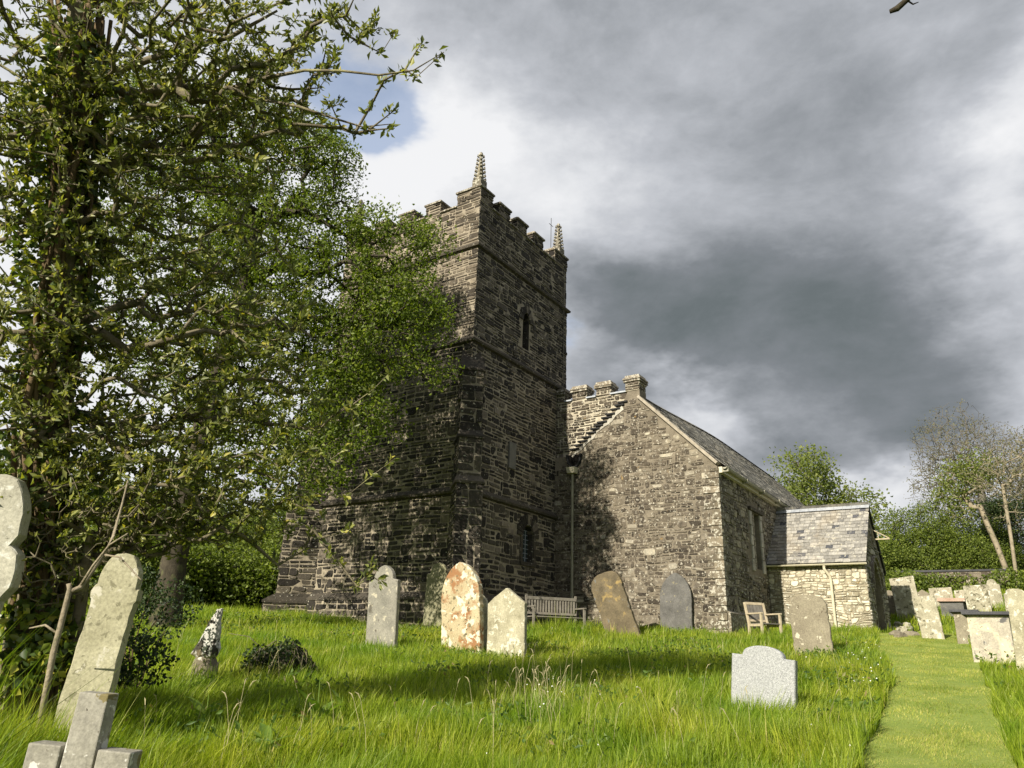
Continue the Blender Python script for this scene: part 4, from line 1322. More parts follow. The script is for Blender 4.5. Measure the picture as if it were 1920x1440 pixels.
# chest tombs
def chest(xb, yb, yt, wpx, depth, label, gh, slabdark=True, mats=None, lo=.08, r=None, slab_h=.06):
    p = pxg(xb, yb, gh) if r is None else None
    if p is None:
        q = px(xb, yb, r); p = np.array([q[0], q[1], gz(q[0], q[1])])
    ax = np.array([math.cos(YAW), math.sin(YAW), 0]); zb = p[2] + gh
    a = proj([*p[:2], zb]); b = proj([p[0] + ax[0] * .5, p[1] + ax[1] * .5, zb]); w = wpx / abs(b[0] - a[0]) * .5
    zz = np.linspace(zb, zb + 3, 300); ys = np.array([proj([p[0], p[1], z])[1] for z in zz]); h = float(np.interp(-yt, -ys, zz)) - p[2]
    t_ = empty('chest_tomb', p, YAW, label, 'chest tomb', 'chest tombs beside the mown path')
    mb = MB(); mb.box(-w / 2, w / 2, 0, depth, -.3, h, 0, (-.0, .0, .02, 0)); mb.build('tomb_chest', mats[0], t_, bevel=.012)
    mb = MB(); mb.box(-w / 2 - lo, w / 2 + lo, -lo, depth + lo, h + .002, h + slab_h, 0, (.005, .005, .005, .005)); mb.build('tomb_slab', mats[1], t_, bevel=.008)
    EXCL.append((p[0], p[1], YAW, w / 2, .1))
    for k in range(6): EXCL.append((p[0] + EV[0] * depth * k / 6, p[1] + EV[1] * depth * k / 6, YAW, w / 2, depth / 8))
    return t_


M['slab_dark'] = mat_grave('dark_slate_slab', (.05, .05, .055), (.09, .09, .095))
chest(1864, 1232, 1153, 82, 1.7, 'pale stained chest tomb with dark slate lid beside the path', .12, mats=[M['g_chest'], M['slab_dark']])
chest(1815, 1198, 1148, 42, 1.7, 'brown chest tomb with dark lid just behind the pale stained one', .12, mats=[M['g_brown'], M['slab_dark']])
chest(1787, 1150, 1128, 44, 1.6, 'low tomb with a pinkish slab on rubble sides', .1, mats=[M['g_dark'], M['g_pink']], slab_h=.12)

# stone cross in the near left corner
p = px(143, 1410, 4.0); p[2] = gz(p[0], p[1])
cr_ = empty('stone_cross', p, YAW + rd(31), 'mottled pale stone cross standing in the long grass at the bottom left corner', 'cross')
cr_.rotation_euler = (0, rd(3), YAW + rd(31))
z_top = None
zz = np.linspace(p[2], p[2] + 2, 300); ys = np.array([proj([p[0], p[1], z])[1] for z in zz]); ztop = float(np.interp(-1297, -ys, zz)) - p[2]; zarm = float(np.interp(-1398, -ys, zz)) - p[2]
mb = MB(); mb.box(-.078, .078, -.055, .055, -.3, ztop, 0, (.012, .012, .01, .01)); mb.build('cross_shaft', M['g_cross'], cr_, bevel=.006)
for s in (-1, 1):
    mb = MB(); x0, x1 = sorted((s * .080, s * .225)); mb.box(x0, x1, -.053, .053, zarm - .17, zarm); mb.build('cross_arm', M['g_cross'], cr_, bevel=.006)

# pale cracked stump on a stone base
def blobmesh(name, secs, mat, parent, n=14, jit=.12, seed=2, up=(0, 0, 1)):
    """secs: list of (cx,cy,z,rx,ry)"""
    rs = np.random.default_rng(seed); V = []; prof = rs.uniform(1 - jit * 2, 1 + jit * 2, n)
    for k, (cx_, cy_, z_, rx, ry) in enumerate(secs):
        pr_ = prof * rs.uniform(1 - jit, 1 + jit, n)
        for q in range(n):
            a = 2 * math.pi * q / n; V.append((cx_ + rx * pr_[q] * math.cos(a), cy_ + ry * pr_[q] * math.sin(a), z_ + rs.uniform(-.01, .01)))
    F = []
    m_ = len(secs)
    for k in range(m_ - 1):
        for q in range(n): F.append((k * n + q, k * n + (q + 1) % n, (k + 1) * n + (q + 1) % n, (k + 1) * n + q))
    F.append(tuple(range(n))[::-1]); F.append(tuple((m_ - 1) * n + q for q in range(n)))
    me = bpy.data.meshes.new(name); me.from_pydata(V, [], F); me.update(); me.materials.append(mat)
    o = bpy.data.objects.new(name, me); COL.objects.link(o)
    if parent: o.parent = parent
    return o


p = pxg(378, 1268, .12)
stp = empty('broken_monument', p, YAW, 'pale cracked pointed stone leaning on a rough block in the grass', 'broken monument')
M['g_stump'] = mat_grave('cracked_white_stone', (.30, .29, .26), (.62, .61, .56), [((.05, .045, .035), 5, .54, .05), ((.12, .10, .06), 3, .60, .05)])
M['g_block'] = mat_grave('rough_block', (.13, .11, .08), (.26, .23, .17), [((.5, .48, .42), 8, .62, .05), ((.05, .06, .03), 4, .58, .08)])
u = .0079 * 1.0
blobmesh('rough_block', [(0, 0, -.2, .19, .16), (0, 0, .1, .175, .15), (.01, 0, .26, .15, .13), (.02, 0, .36, .11, .10)], M['g_block'], stp, seed=4)
blobmesh('pointed_stone', [(.02, 0, .34, .10, .09), (.02, 0, .38, .17, .12), (.03, 0, .46, .175, .12), (.06, 0, .55, .14, .10), (.09, 0, .66, .11, .08), (.125, 0, .80, .075, .06), (.16, 0, .90, .045, .04), (.175, 0, .95, .035, .03)], M['g_stump'], stp, seed=5)
EXCL.append((p[0], p[1], 0, .2, .18))

# loose rubble stones beside the porch
for k in range(8):
    p = pxg(1678 + k * 4.2 + random.uniform(-3, 3), 1186 - (k % 3) * 5 + random.uniform(-2, 2), .1)
    o_ = blobmesh('loose_stone', [(0, 0, -.05, .14, .10), (0, 0, .05, .17, .11), (.02, 0, .11, .13, .08), (.02, 0, .13, .08, .05)], M['g_far'] if k % 3 else M['g_block'], None, 7, .17, 40 + k)
    o_.location = (p[0], p[1], p[2] + (k % 3) * .07); o_.rotation_euler = (random.uniform(-.2, .2), random.uniform(-.2, .2), random.uniform(0, 6))
    tag(o_, 'rough loose stone in the small heap at the far porch corner', 'stone', 'loose stones heaped beside the porch')

# ================================================================== BENCH AND CHAIR
def wood_slab(mb, c, ax, ay, az, hx, hy, hz): mb.obox(c, ax, ay, az, hx, hy, hz)


bp0 = pxg(985, 1165, .05); bp0 = px(986, 1150, 21.0); bp1 = px(1083, 1150, 21.6)
for q in (bp0, bp1): q[2] = gz(q[0], q[1])
L_ = float(np.linalg.norm(bp1[:2] - bp0[:2])); byaw = math.atan2(bp1[1] - bp0[1], bp1[0] - bp0[0])
bench = empty('park_bench', bp0, byaw, 'long weathered slatted bench against the church wall beneath the downpipe', 'bench')
bz_ = float(np.interp(-1117, -np.array([proj([bp0[0], bp0[1], z])[1] for z in np.linspace(bp0[2], bp0[2] + 2, 200)]), np.linspace(0, 2, 200)))
mb = MB(); mb.box(0.03, L_ - .03, .0, .045, bz_ - .08, bz_); mb.box(.03, L_ - .03, .0, .045, .50, .56); mb.build('back_rail', M['wood_bench'], bench, bevel=.006)
for k in range(17):
    x = .10 + (L_ - .2) * k / 16; mb = MB(); mb.box(x - .022, x + .022, .012, .034, .562, bz_ - .082); mb.build('back_slat', M['wood_bench'], bench)
mb = MB()
for k in range(5): mb.box(.02, L_ - .02, -.48 + k * .095, -.48 + k * .095 + .075, .42, .445)
mb.build('seat', M['wood_bench'], bench)
for x in (0.0, L_ - .06):
    mb = MB(); mb.box(x, x + .06, .046, .106, -.1, bz_ + .06); mb.build('leg', M['wood_bench'], bench, bevel=.006)
    mb = MB(); mb.box(x, x + .06, -.52, -.46, -.1, .66); mb.build('leg', M['wood_bench'], bench, bevel=.006)
    mb = MB(); mb.box(x - .005, x + .065, -.56, .044, .662, .70); mb.build('armrest', M['wood_bench'], bench, bevel=.006)

cpn = px(1404, 1180, 21.2); cpn[2] = gz(cpn[0], cpn[1])
chair = empty('garden_armchair', cpn, YAW + rd(-38) + math.radians(0), 'wooden garden armchair with grey back slats between aisle corner and porch', 'armchair')
# local: x = towards the front of the seat (image right), y = away from the viewer
def cb(name, c, h, rot=0.0, mat=M['wood_pale'], bev=.006):
    mb = MB(); ax = (math.cos(rot), 0, -math.sin(rot)); az = (math.sin(rot), 0, math.cos(rot)); mb.obox(c, ax, (0, 1, 0), az, *h); return mb.build(name, mat, chair, bevel=bev)


for y in (0.0, .56):
    cb('leg', (.03, y, .20), (.03, .03, .27)); cb('back_post', (-.045, y, .70), (.028, .028, .26), rd(-14))
    cb('leg', (.55, y, .29), (.028, .028, .36)); cb('armrest', (.27, y, .665), (.33, .035, .018))
cb('back_rail', (-.105, .28, .93), (.02, .25, .035), rd(-14)); cb('back_rail', (.0, .28, .50), (.02, .25, .03), rd(-14))
for k in range(5): cb('back_slat', (-.052, .08 + k * .10, .715), (.010, .043, .185), rd(-14), M['wood_grey'], 0)
for k in range(5): cb('seat_slat', (.10 + k * .105, .28, .42 - .0), (.046, .25, .012), 0, M['wood_grey'], 0)
cb('seat_rail', (.29, .0, .38), (.23, .02, .03)); cb('seat_rail', (.29, .56, .38), (.23, .02, .03))

# ================================================================== CHURCHYARD WALL
wa = pxg(1690, 1108, 0.0); wb = pxg(1908, 1100, 0.0)
wa = px(1680, 1090, 38.5); wb = px(1893, 1090, 38.5)
for q in (wa, wb): q[2] = gz(q[0], q[1])
wl = float(np.linalg.norm(wb[:2] - wa[:2])); wy = math.atan2(wb[1] - wa[1], wb[0] - wa[0])
cwall = empty('churchyard_wall', wa, wy, 'low stone churchyard wall with dark slate coping under the trees', 'wall')
W_ = Wall(); mb = MB(); hh_ = 1.0
mb.box(0, wl, .0, .4, -2.5, hh_, 1); mb.box(-.1, wl + .1, -.06, .46, hh_ + .002, hh_ + .08, 2); W_.mb(mb)
W_.stones(lambda u_, v_, d_: (u_ + 0 * d_, -d_ + 0 * u_, v_ + 0 * d_), 0, wl, -1.0, hh_, cw=.14, ch=.11, seed=801, prot=.03)
W_.build('wall', [M['aisle_stone'], M['aisle_mortar'], M['slab_dark']], cwall)

# ================================================================== VEGETATION
def leaf_quads(P, D, L_, W_, rng, fold=.25, curl=.0):
    """P base points, D unit directions, arrays of length/width -> leaf of 2 quads (6 verts)"""
    n = len(P)
    r = rng.normal(size=(n, 3)); r[:, 2] *= .6
    S = np.cross(D, r); S /= np.linalg.norm(S, axis=1)[:, None] + 1e-9
    Nn = np.cross(S, D)
    L_ = np.broadcast_to(L_, n)[:, None]; W_ = np.broadcast_to(W_, n)[:, None]
    tip = P + D * L_ - Nn * L_ * curl
    m1 = P + D * L_ * .55
    l = m1 + S * W_ * .5 + Nn * W_ * fold; r_ = m1 - S * W_ * .5 + Nn * W_ * fold
    V = np.stack([P, l, tip, r_, m1 - Nn * W_ * .05], 1).reshape(-1, 3)
    b = (np.arange(n) * 5)[:, None]
    F = np.concatenate([b + np.array([[0, 4, 2, 1]]), b + np.array([[0, 3, 2, 4]])])
    return V, F


def unit(a): return a / (np.linalg.norm(a, axis=-1, keepdims=True) + 1e-9)


def skeleton(trunk, targets, seg=.4, wob=.12, seed=1, droop=0.0, up=.15):
    """trunk: list of points; targets (n,3). Each target is joined to the nearest grown node."""
    rng = np.random.default_rng(seed)
    pos = [np.array(p, float) for p in trunk]; par = [-1] + list(range(len(trunk) - 1)); dep = list(range(len(trunk)))
    T = np.asarray(targets); base = np.array(trunk)
    dmin = np.min(np.linalg.norm(T[:, None] - base[None], axis=2), axis=1)
    T = T[np.argsort(dmin)]
    A = np.zeros((len(T) * 14 + len(pos) + 10, 3)); n = len(pos); A[:n] = pos; cost = np.zeros(len(A)); cost[:n] = 0
    parent = np.full(len(A), -1); parent[:n] = par; plen = np.zeros(len(A))
    tips = []
    for tg in T:
        d = A[:n] - tg; dd = np.sqrt((d ** 2).sum(1)); c = dd + .12 * plen[:n] + np.where(d[:, 2] > 0.1, .8 * d[:, 2], 0) * .4
        k = int(np.argmin(c)); L0 = dd[k]; m_ = int(min(12, max(1, round(L0 / seg))))
        p0 = A[k]; prev = k
        if parent[k] >= 0: d0_ = unit(A[k] - A[parent[k]])
        else: d0_ = np.array([0, 0, 1.0])
        for s in range(1, m_ + 1):
            t = s / m_
            q = p0 * (1 - t) + tg * t + d0_ * L0 * .35 * t * (1 - t) + np.array([0, 0, 1]) * L0 * up * t * (1 - t)
            if s < m_: q = q + rng.normal(0, wob * min(1, L0) * .35, 3)
            A[n] = q; parent[n] = prev; plen[n] = plen[prev] + np.linalg.norm(q - A[prev]); prev = n; n += 1
            if n >= len(A) - 2: break
        tips.append(prev)
        if n >= len(A) - 15: break
    return A[:n], parent[:n], np.array(tips), len(trunk)


def branch_radii(A, parent, r0, rtip, expo=.5):
    n = len(A); cnt = np.zeros(n); child = np.zeros(n, int)
    for i in range(n):
        if parent[i] >= 0: child[parent[i]] += 1
    cnt[child == 0] = 1
    for i in range(n - 1, 0, -1):
        if parent[i] >= 0: cnt[parent[i]] += cnt[i]
    mx = cnt.max()
    return rtip + (r0 - rtip) * ((cnt - 1) / max(1, mx - 1)) ** expo


def tubes(A, parent, rad, n=5):
    idx = np.nonzero(parent >= 0)[0]; P1 = A[idx]; P0 = A[parent[idx]]; r1 = rad[idx]; r0 = np.minimum(rad[parent[idx]], r1 * 1.5 + .004)
    D = unit(P1 - P0); ref = np.where(np.abs(D[:, 2:3]) < .9, np.array([[0, 0, 1.0]]), np.array([[1.0, 0, 0]]))
    a = unit(np.cross(D, ref)); b = np.cross(D, a); ang = np.arange(n) * 2 * math.pi / n
    circ = a[:, None] * np.cos(ang)[None, :, None] + b[:, None] * np.sin(ang)[None, :, None]
    ext = D * (r1[:, None] * .35)
    V = np.stack([P0[:, None] + circ * r0[:, None, None], (P1 + ext)[:, None] + circ * r1[:, None, None]], 1).reshape(-1, 3)
    q = np.arange(n); q1 = (q + 1) % n
    F = (np.stack([q, q1, q1 + n, q + n], 1)[None] + (np.arange(len(idx)) * 2 * n)[:, None, None]).reshape(-1, 4)
    return V, F


def blobs_sample(blobs, n, rng, shell=.35):
    """blobs: (centre3, radius, weight, zsquash)"""
    w = np.array([b[2] * b[1] ** 2.2 for b in blobs]); w /= w.sum(); k = rng.choice(len(blobs), n, p=w)
    C_ = np.array([b[0] for b in blobs])[k]; R_ = np.array([b[1] for b in blobs])[k]; zs = np.array([b[3] if len(b) > 3 else .85 for b in blobs])[k]
    d = unit(rng.normal(size=(n, 3))); rr_ = (rng.random(n) * (1 - shell ** 3) + shell ** 3) ** (1 / 3)
    q = d * (rr_ * R_)[:, None]; q[:, 2] *= zs
    return C_ + q


def make_tree(name, trunk, blobs, ntip, leaves, L_, W_, r0, mat_b, mat_l, label, cat='tree', group=None, seed=1, rtip=.006, spread=.16, origin=None,
              dirmode='ball', seg=.4, up=.15, extra=None, tsides=6, leafjit=.3, expo=.5, wob=.12, flare=1.0, bare=0.0):
    rng = np.random.default_rng(seed); origin = np.array(trunk[0] if origin is None else origin, float)
    T = blobs_sample(blobs, ntip, rng)
    if extra is not None: T = np.concatenate([T, np.asarray(extra)])
    A, par, tips, nt = skeleton(trunk, T, seg, wob, seed, up=up)
    rad = branch_radii(A, par, r0, rtip, expo)
    # the trunk tapers on its own
    tt = np.linspace(1, .45, nt); rad[:nt] = np.maximum(rad[:nt], r0 * tt); rad[0] *= flare
    root = empty(name, origin, 0, label, cat, group)
    V, F = tubes(A, par, rad, tsides)
    mesh_np('trunk', V - origin, [F], mat_b, root, True)
    if leaves > 0:
        keep = tips[rng.random(len(tips)) >= bare]
        P0 = A[keep]; D0 = unit(P0 - A[par[keep]])
        mids = (A[keep] + A[par[keep]]) / 2
        n = len(keep) * leaves; k = np.repeat(np.arange(len(keep)), leaves)
        if dirmode == 'rosette':
            t_ = rng.random(n) ** .6; P = mids[k] * (1 - t_)[:, None] + P0[k] * t_[:, None] + rng.normal(0, spread * .25, (n, 3))
            D = unit(D0[k] * .6 + rng.normal(0, .75, (n, 3)) + np.array([0, 0, .25]))
        else:
            P = P0[k] + rng.normal(0, spread, (n, 3)); D = unit(rng.normal(0, 1, (n, 3)) + np.array([0, 0, -.15]))
        LL = L_ * rng.uniform(1 - leafjit, 1 + leafjit, n); WW = W_ * LL / L_
        V, F = leaf_quads(P, D, LL, WW, rng, curl=.15)
        mesh_np('crown', V - origin, [F], mat_l, root, True)
    return root, A, par, rad, tips


M['leaf_oak'] = mat_leaf('oak_leaf', [(0, (.065, .10, .012)), (.5, (.12, .17, .018)), (.9, (.19, .245, .026)), (1, (.25, .29, .03))], .42)
M['leaf_near'] = mat_leaf('grey_green_leaf', [(0, (.06, .075, .022)), (.35, (.13, .155, .045)), (.7, (.22, .24, .065)), (.92, (.32, .33, .08)), (1, (.44, .38, .06))], .35, .42, .4)
M['leaf_ivy'] = mat_leaf('ivy_leaf', [(0, (.035, .06, .015)), (.4, (.075, .12, .022)), (.7, (.17, .22, .032)), (.88, (.30, .33, .04)), (1, (.42, .39, .06))], .28, .35, .5)
M['leaf_bg'] = mat_leaf('hedge_leaf', [(0, (.07, .10, .018)), (.5, (.14, .19, .032)), (1, (.25, .30, .055))], .42)
M['leaf_bg2'] = mat_leaf('dark_evergreen_leaf', [(0, (.015, .03, .010)), (.6, (.032, .055, .014)), (1, (.06, .09, .02))], .2)
M['leaf_light'] = mat_leaf('young_leaf', [(0, (.11, .15, .03)), (.5, (.17, .21, .045)), (1, (.24, .27, .07))], .4)
M['leaf_bud'] = mat_leaf('budding_leaf', [(0, (.11, .11, .055)), (.5, (.17, .165, .085)), (1, (.22, .21, .11))], .3)
M['bark_near'] = mat_bark('near_bark', (.10, .085, .055), (.24, .21, .14), (.30, .28, .14))
M['bark_oak'] = mat_bark('oak_bark', (.035, .030, .022), (.085, .072, .050), (.10, .10, .05))
M['bark_pale'] = mat_bark('pale_bark', (.20, .165, .11), (.40, .345, .25), (.12, .12, .07))
M['bark_ash'] = mat_bark('ash_bark', (.11, .10, .08), (.21, .19, .15))
M['vine'] = mat_bark('ivy_stem_bark', (.10, .07, .04), (.22, .16, .09))

oakc = []
def B(x, y, r, rad, w=1.0, zs=.85): return (px(x, y, r), rad, w, zs)


# --- oak in front of the tower
o0 = px(315, 1140, 18.6); o0[2] = gz(o0[0], o0[1]) - .1
otr = [o0] + [px(x, y, r) for x, y, r in ((325, 1060, 18.6), (340, 980, 18.5), (358, 900, 18.4), (385, 800, 18.3), (410, 700, 18.2), (440, 600, 18), (470, 500, 18), (480, 400, 18))]
blo = [B(560, 330, 18, 1.7), B(480, 480, 18, 2.0), B(600, 560, 17.6, 1.8), B(730, 470, 17.4, 1.1), B(700, 430, 17.4, .8), B(800, 450, 17.3, .72), B(690, 640, 17.4, 1.5), B(795, 570, 17.3, .85), B(818, 620, 17.3, .55),
       B(640, 780, 17.4, 1.2), B(785, 690, 17.3, .9, .45, .45), B(740, 560, 17.3, 1.0), B(560, 860, 17.6, 1.2), B(400, 680, 19, 2.1, .6), B(430, 260, 18.6, 1.9), B(330, 420, 19, 2.2), B(560, 250, 18, .95), B(615, 300, 17.8, .8),
       B(600, 420, 17.6, 1.2), B(500, 640, 17.8, 1.7), B(640, 720, 17.3, 1.1), B(740, 790, 17.3, .55, .3), B(470, 820, 18, 1.3, .8), B(330, 850, 19, 1.5, .45), B(250, 600, 19.5, 2.0, .5), B(300, 250, 19.5, 2.0), B(620, 900, 17.4, .7, .5), B(440, 930, 18, .9, .6)]
make_tree('oak_tree', otr, blo, 3200, 31, .088, .05, .27, M['bark_oak'], M['leaf_oak'],
          'bright green leafy oak spreading in front of the church tower', group=None, seed=11, spread=.13, seg=.45, up=.12, flare=1.35, expo=.48, wob=.25)

# --- ivy-clad near tree
a0 = px(70, 1235, 8.2); a0[2] = gz(a0[0], a0[1]) - .1
atr = [a0] + [px(x, y, r) for x, y, r in ((68, 1100, 8.2), (70, 950, 8.1), (85, 780, 8.0), (105, 600, 7.8), (120, 430, 7.6), (132, 280, 7.4), (142, 150, 7.2), (150, 20, 7.0), (155, -150, 6.9))]
bla = [B(40, 90, 7.6, 1.4), B(230, 60, 6.8, 1.25), B(380, 90, 6.2, 1.0), B(500, 60, 5.8, .7), B(600, 70, 5.4, .42, .45), B(680, 90, 5.2, .28, .5), B(150, 330, 7.4, 1.2), B(330, 250, 6.8, 1.0), B(450, 180, 6.2, .75),
       B(360, 420, 7.2, .9), B(40, 560, 7.8, 1.1), B(230, 560, 7.6, .9), B(60, 330, 7.8, 1.1), B(180, 760, 7.8, .9), B(330, 780, 7.6, .75), B(450, 800, 7.6, .6), B(550, 880, 7.4, .4, .8, .6), B(350, 900, 7.4, .55, 1, .6),
       B(80, 880, 8.0, .7), B(480, 560, 7.4, .6, .5), B(120, 950, 7.9, .6), B(260, 880, 7.8, .8), B(420, 700, 7.6, .8), B(100, 700, 7.9, 1.0), B(560, 780, 7.5, .5), B(150, 1000, 7.9, .55, 1.3, .6), B(300, 980, 7.8, .55, 1.4, .6), B(420, 980, 7.6, .5, 1.4, .5), B(560, 960, 7.5, .4, 1, .5), B(400, 880, 7.6, .6, 1, .5), B(520, 650, 7.3, .55, .8), B(620, 800, 7.3, .4, .7), B(380, 600, 7.4, .7), B(200, 900, 7.6, .6, 1, .7), B(560, 160, 5.6, .45, .4), B(640, 200, 5.5, .25, .4), B(640, 20, 5.2, .35, .6), B(500, 260, 6, .5, .5), B(470, 950, 7.3, .5, .6, .5), B(560, 560, 7.2, .45, .35)]
ex = [px(x, y, r) for x, y, r in ((790, 80, 5.0), (832, 98, 4.9), (760, 130, 5.0), (740, 60, 5.1), (705, 30, 5.1), (742, 205, 5.3), (735, 240, 5.3), (700, 190, 5.4), (665, 250, 5.5), (690, 245, 5.4), (720, 150, 5.2), (715, 100, 5.2), (780, 145, 5.0), (640, 240, 5.6),
                                  (715, 1092, 7.4), (690, 1075, 7.4), (640, 1060, 7.5), (600, 1010, 7.5), (660, 990, 7.4), (560, 960, 7.5), (700, 890, 7.3), (740, 860, 7.2), (650, 930, 7.4), (620, 1040, 7.5), (700, 1060, 7.3), (570, 1030, 7.6), (520, 1060, 7.6), (670, 1100, 7.4), (540, 1000, 7.5),
                                  (730, 700, 7.3), (700, 730, 7.3), (660, 760, 7.3))]
near, nA, npar, nrad, ntips = make_tree('ivy_clad_tree', atr, bla, 3300, 15, .066, .026, .20, M['bark_near'], M['leaf_near'],
                                        'near grey-green broadleaf tree with an ivy-clad trunk filling the left of the view', seed=12, rtip=.0035, spread=.06, dirmode='rosette', seg=.28, up=.10, extra=ex, expo=.5, wob=.22, leafjit=.5)
lt = nar = [px(150, 340, 7.45), px(240, 297, 7.2), px(335, 285, 7.0), px(400, 228, 6.7), px(480, 160, 6.3), px(560, 90, 5.9)]
mb = MB(); o_ = np.array(atr[0])
mb.tube([p_ - o_ for p_ in lt], [.055, .05, .042, .030, .020, .010], 8)
mb.build('limb', M['bark_near'], near, smooth=True)
mb = MB(); mb.tube([p_ - o_ for p_ in (px(50, 225, 7.5), px(140, 172, 7.2), px(240, 125, 6.9), px(330, 95, 6.6), px(430, 70, 6.2), px(520, 20, 5.9))], [.045, .042, .036, .03, .022, .01], 8)
mb.build('limb', M['bark_near'], near, smooth=True)
mb = MB(); mb.tube([p_ - o_ for p_ in (px(335, 285, 7.0), px(420, 170, 6.2), px(480, 150, 5.8), px(570, 132, 5.4), px(640, 133, 5.2), px(710, 141, 5.05), px(775, 132, 4.95), px(830, 99, 4.9))], [.03, .022, .018, .013, .011, .009, .006, .003], 7)
mb.build('limb', M['bark_near'], near, smooth=True)
mb = MB(); mb.tube([p_ - o_ for p_ in (px(400, 160, 6.4), px(480, 185, 5.9), px(560, 200, 5.6), px(620, 220, 5.5), px(680, 238, 5.4), px(738, 232, 5.35))], [.02, .016, .013, .010, .007, .003], 7)
mb.build('limb', M['bark_near'], near, smooth=True)
# ivy on the trunk
rng = np.random.default_rng(5); org = np.array(atr[0]); n = 5000
tp = np.array(atr); s = rng.uniform(0, 7.6, n); k = s.astype(int); fr = (s - k)[:, None]
Pc = tp[k] * (1 - fr) + tp[k + 1] * fr
an = rng.uniform(0, 2 * math.pi, n); lump = .26 + .14 * np.sin(s * 3.1) + .14 * np.sin(an * 2 + s * 2.3)
rr2 = np.clip(lump, .2, .8) * rng.uniform(.75, 1.25, n)
out = np.column_stack([np.cos(an), np.sin(an), np.zeros(n)])
P = Pc + out * rr2[:, None]; D = unit(out * .5 + rng.normal(0, .6, (n, 3)) + np.array([0, 0, -.5]))
V, F = leaf_quads(P, D, rng.uniform(.05, .10, n), rng.uniform(.045, .08, n), rng, curl=.1)
mesh_np('ivy', V - org, [F], M['leaf_ivy'], near, True)
mb = MB()
for q in range(16):
    a_ = random.uniform(0, 6.28); pts = []
    for j_ in range(9):
        a_ += random.uniform(-.5, .5); c_ = tp[j_]; rr_ = .20 + random.uniform(-.03, .09)
        pts.append(c_ + np.array([math.cos(a_), math.sin(a_), 0]) * rr_ - org)
    mb.tube(pts, [random.uniform(.012, .035)] * 9, 6)
mb.build('ivy_stem', M['vine'], near, smooth=True)['kind'] = 'stuff'

# --- bare twiggy bush tangled round the leaning headstone
b0 = px(150, 1200, 7.9); b0[2] = gz(b0[0], b0[1])
btr = [b0] + [px(x, y, r) for x, y, r in ((152, 1130, 7.9), (160, 1060, 7.8), (170, 1000, 7.8))]
make_tree('twiggy_bush', btr, [B(150, 1000, 7.8, .62, 1, .6), B(260, 980, 7.6, .5, 1, .5), B(80, 1060, 7.9, .5, 1, .8), B(330, 960, 7.6, .45, .8, .5), B(210, 1040, 7.6, .35)], 650, 2, .045, .02, .05, M['bark_near'], M['leaf_near'],
          'tangled bare yellowish twigs above the leaning headstone', 'bush', seed=14, rtip=.0028, spread=.05, dirmode='rosette', seg=.16, bare=.5, wob=.5)
# --- cut sapling
s0 = px(90, 1300, 6.90); s0[2] = gz(s0[0], s0[1])
sap = empty('cut_sapling', s0, 0, 'pale cut sapling with a forked dead branch leaning before the left headstones', 'sapling')
pr = lambda *a: px(*a) - s0
mb = MB(); mb.tube([np.zeros(3), pr(100, 1225, 6.90), pr(116, 1165, 6.90), pr(131, 1105, 6.90), pr(129, 1094, 6.90)], [.024, .023, .022, .020, .019], 9); mb.build('trunk', M['bark_pale'], sap, smooth=True)
mb = MB(); mb.tube([pr(133, 1108, 6.90), pr(150, 1102, 6.91), pr(172, 1072, 6.95), pr(195, 1040, 6.95), pr(212, 1005, 6.95), pr(228, 950, 6.95), pr(240, 900, 6.95)], [.02, .02, .018, .015, .012, .009, .006], 8)
mb.build('branch', M['bark_pale'], sap, smooth=True)
mb = MB(); mb.tube([pr(150, 1100, 6.91), pr(175, 1060, 6.85), pr(205, 1022, 6.75), pr(240, 1000, 6.65)], [.012, .01, .008, .005], 7); mb.build('branch', M['bark_pale'], sap, smooth=True)
mb = MB(); mb.tube([pr(195, 1040, 6.95), pr(225, 1045, 6.85), pr(262, 1085, 6.75), pr(268, 1090, 6.75)], [.009, .007, .006, .004], 6); mb.build('branch', M['bark_pale'], sap, smooth=True)
mb = MB(); mb.tube([pr(110, 1190, 6.90), pr(85, 1172, 6.95), pr(55, 1178, 7.05)], [.011, .009, .005], 6); mb.build('branch', M['bark_pale'], sap, smooth=True)


def leafy_clump(name, blobs, n, L_, W_, mat, label, cat, seed, stems=30, stemmat=None, base=None, group=None):
    rng = np.random.default_rng(seed); base = np.array(base)
    root = empty(name, base, 0, label, cat, group)
    P = blobs_sample(blobs, n, rng, .6); D = unit(rng.normal(0, 1, (n, 3)) + np.array([0, 0, .1]))
    V, F = leaf_quads(P, D, rng.uniform(.7, 1.3, n) * L_, rng.uniform(.7, 1.3, n) * W_, rng, curl=.1)
    mesh_np('foliage', V - base, [F], mat, root, True)
    mb = MB()
    for q in range(stems):
        t_ = P[rng.integers(n)] - base; m_ = t_ * .5 + rng.normal(0, .06, 3) + np.array([0, 0, .1])
        mb.tube([rng.normal(0, .06, 3) * [1, 1, 0], m_, t_], [.010, .007, .003], 5)
    st_ = mb.build('stem', stemmat or M['vine'], root, smooth=True)
    if stems > 20: st_['kind'] = 'stuff'
    return root


def gp_(x, y, r):
    q = px(x, y, r); q[2] = gz(q[0], q[1]); return q


leafy_clump('bramble_bush', [B(72, 1180, 8.0, .30), B(78, 1235, 7.8, .26), B(60, 1260, 7.6, .2), B(120, 1210, 7.8, .22)], 900, .085, .07, M['leaf_ivy'], 'glossy bramble and ivy leaves between the two left headstones', 'bush', 31, 18, base=gp_(70, 1260, 7.8))
leafy_clump('dark_undergrowth', [B(280, 1160, 9.5, .4, .7, .8), B(240, 1110, 10, .4), B(330, 1130, 10.5, .35, .6), B(220, 1230, 8.4, .35), B(270, 1240, 8.6, .3)], 2600, .05, .03, M['leaf_bg2'], 'dark leafy undergrowth right of the leaning headstone', 'bush', 32, 18, base=gp_(260, 1230, 9.3))

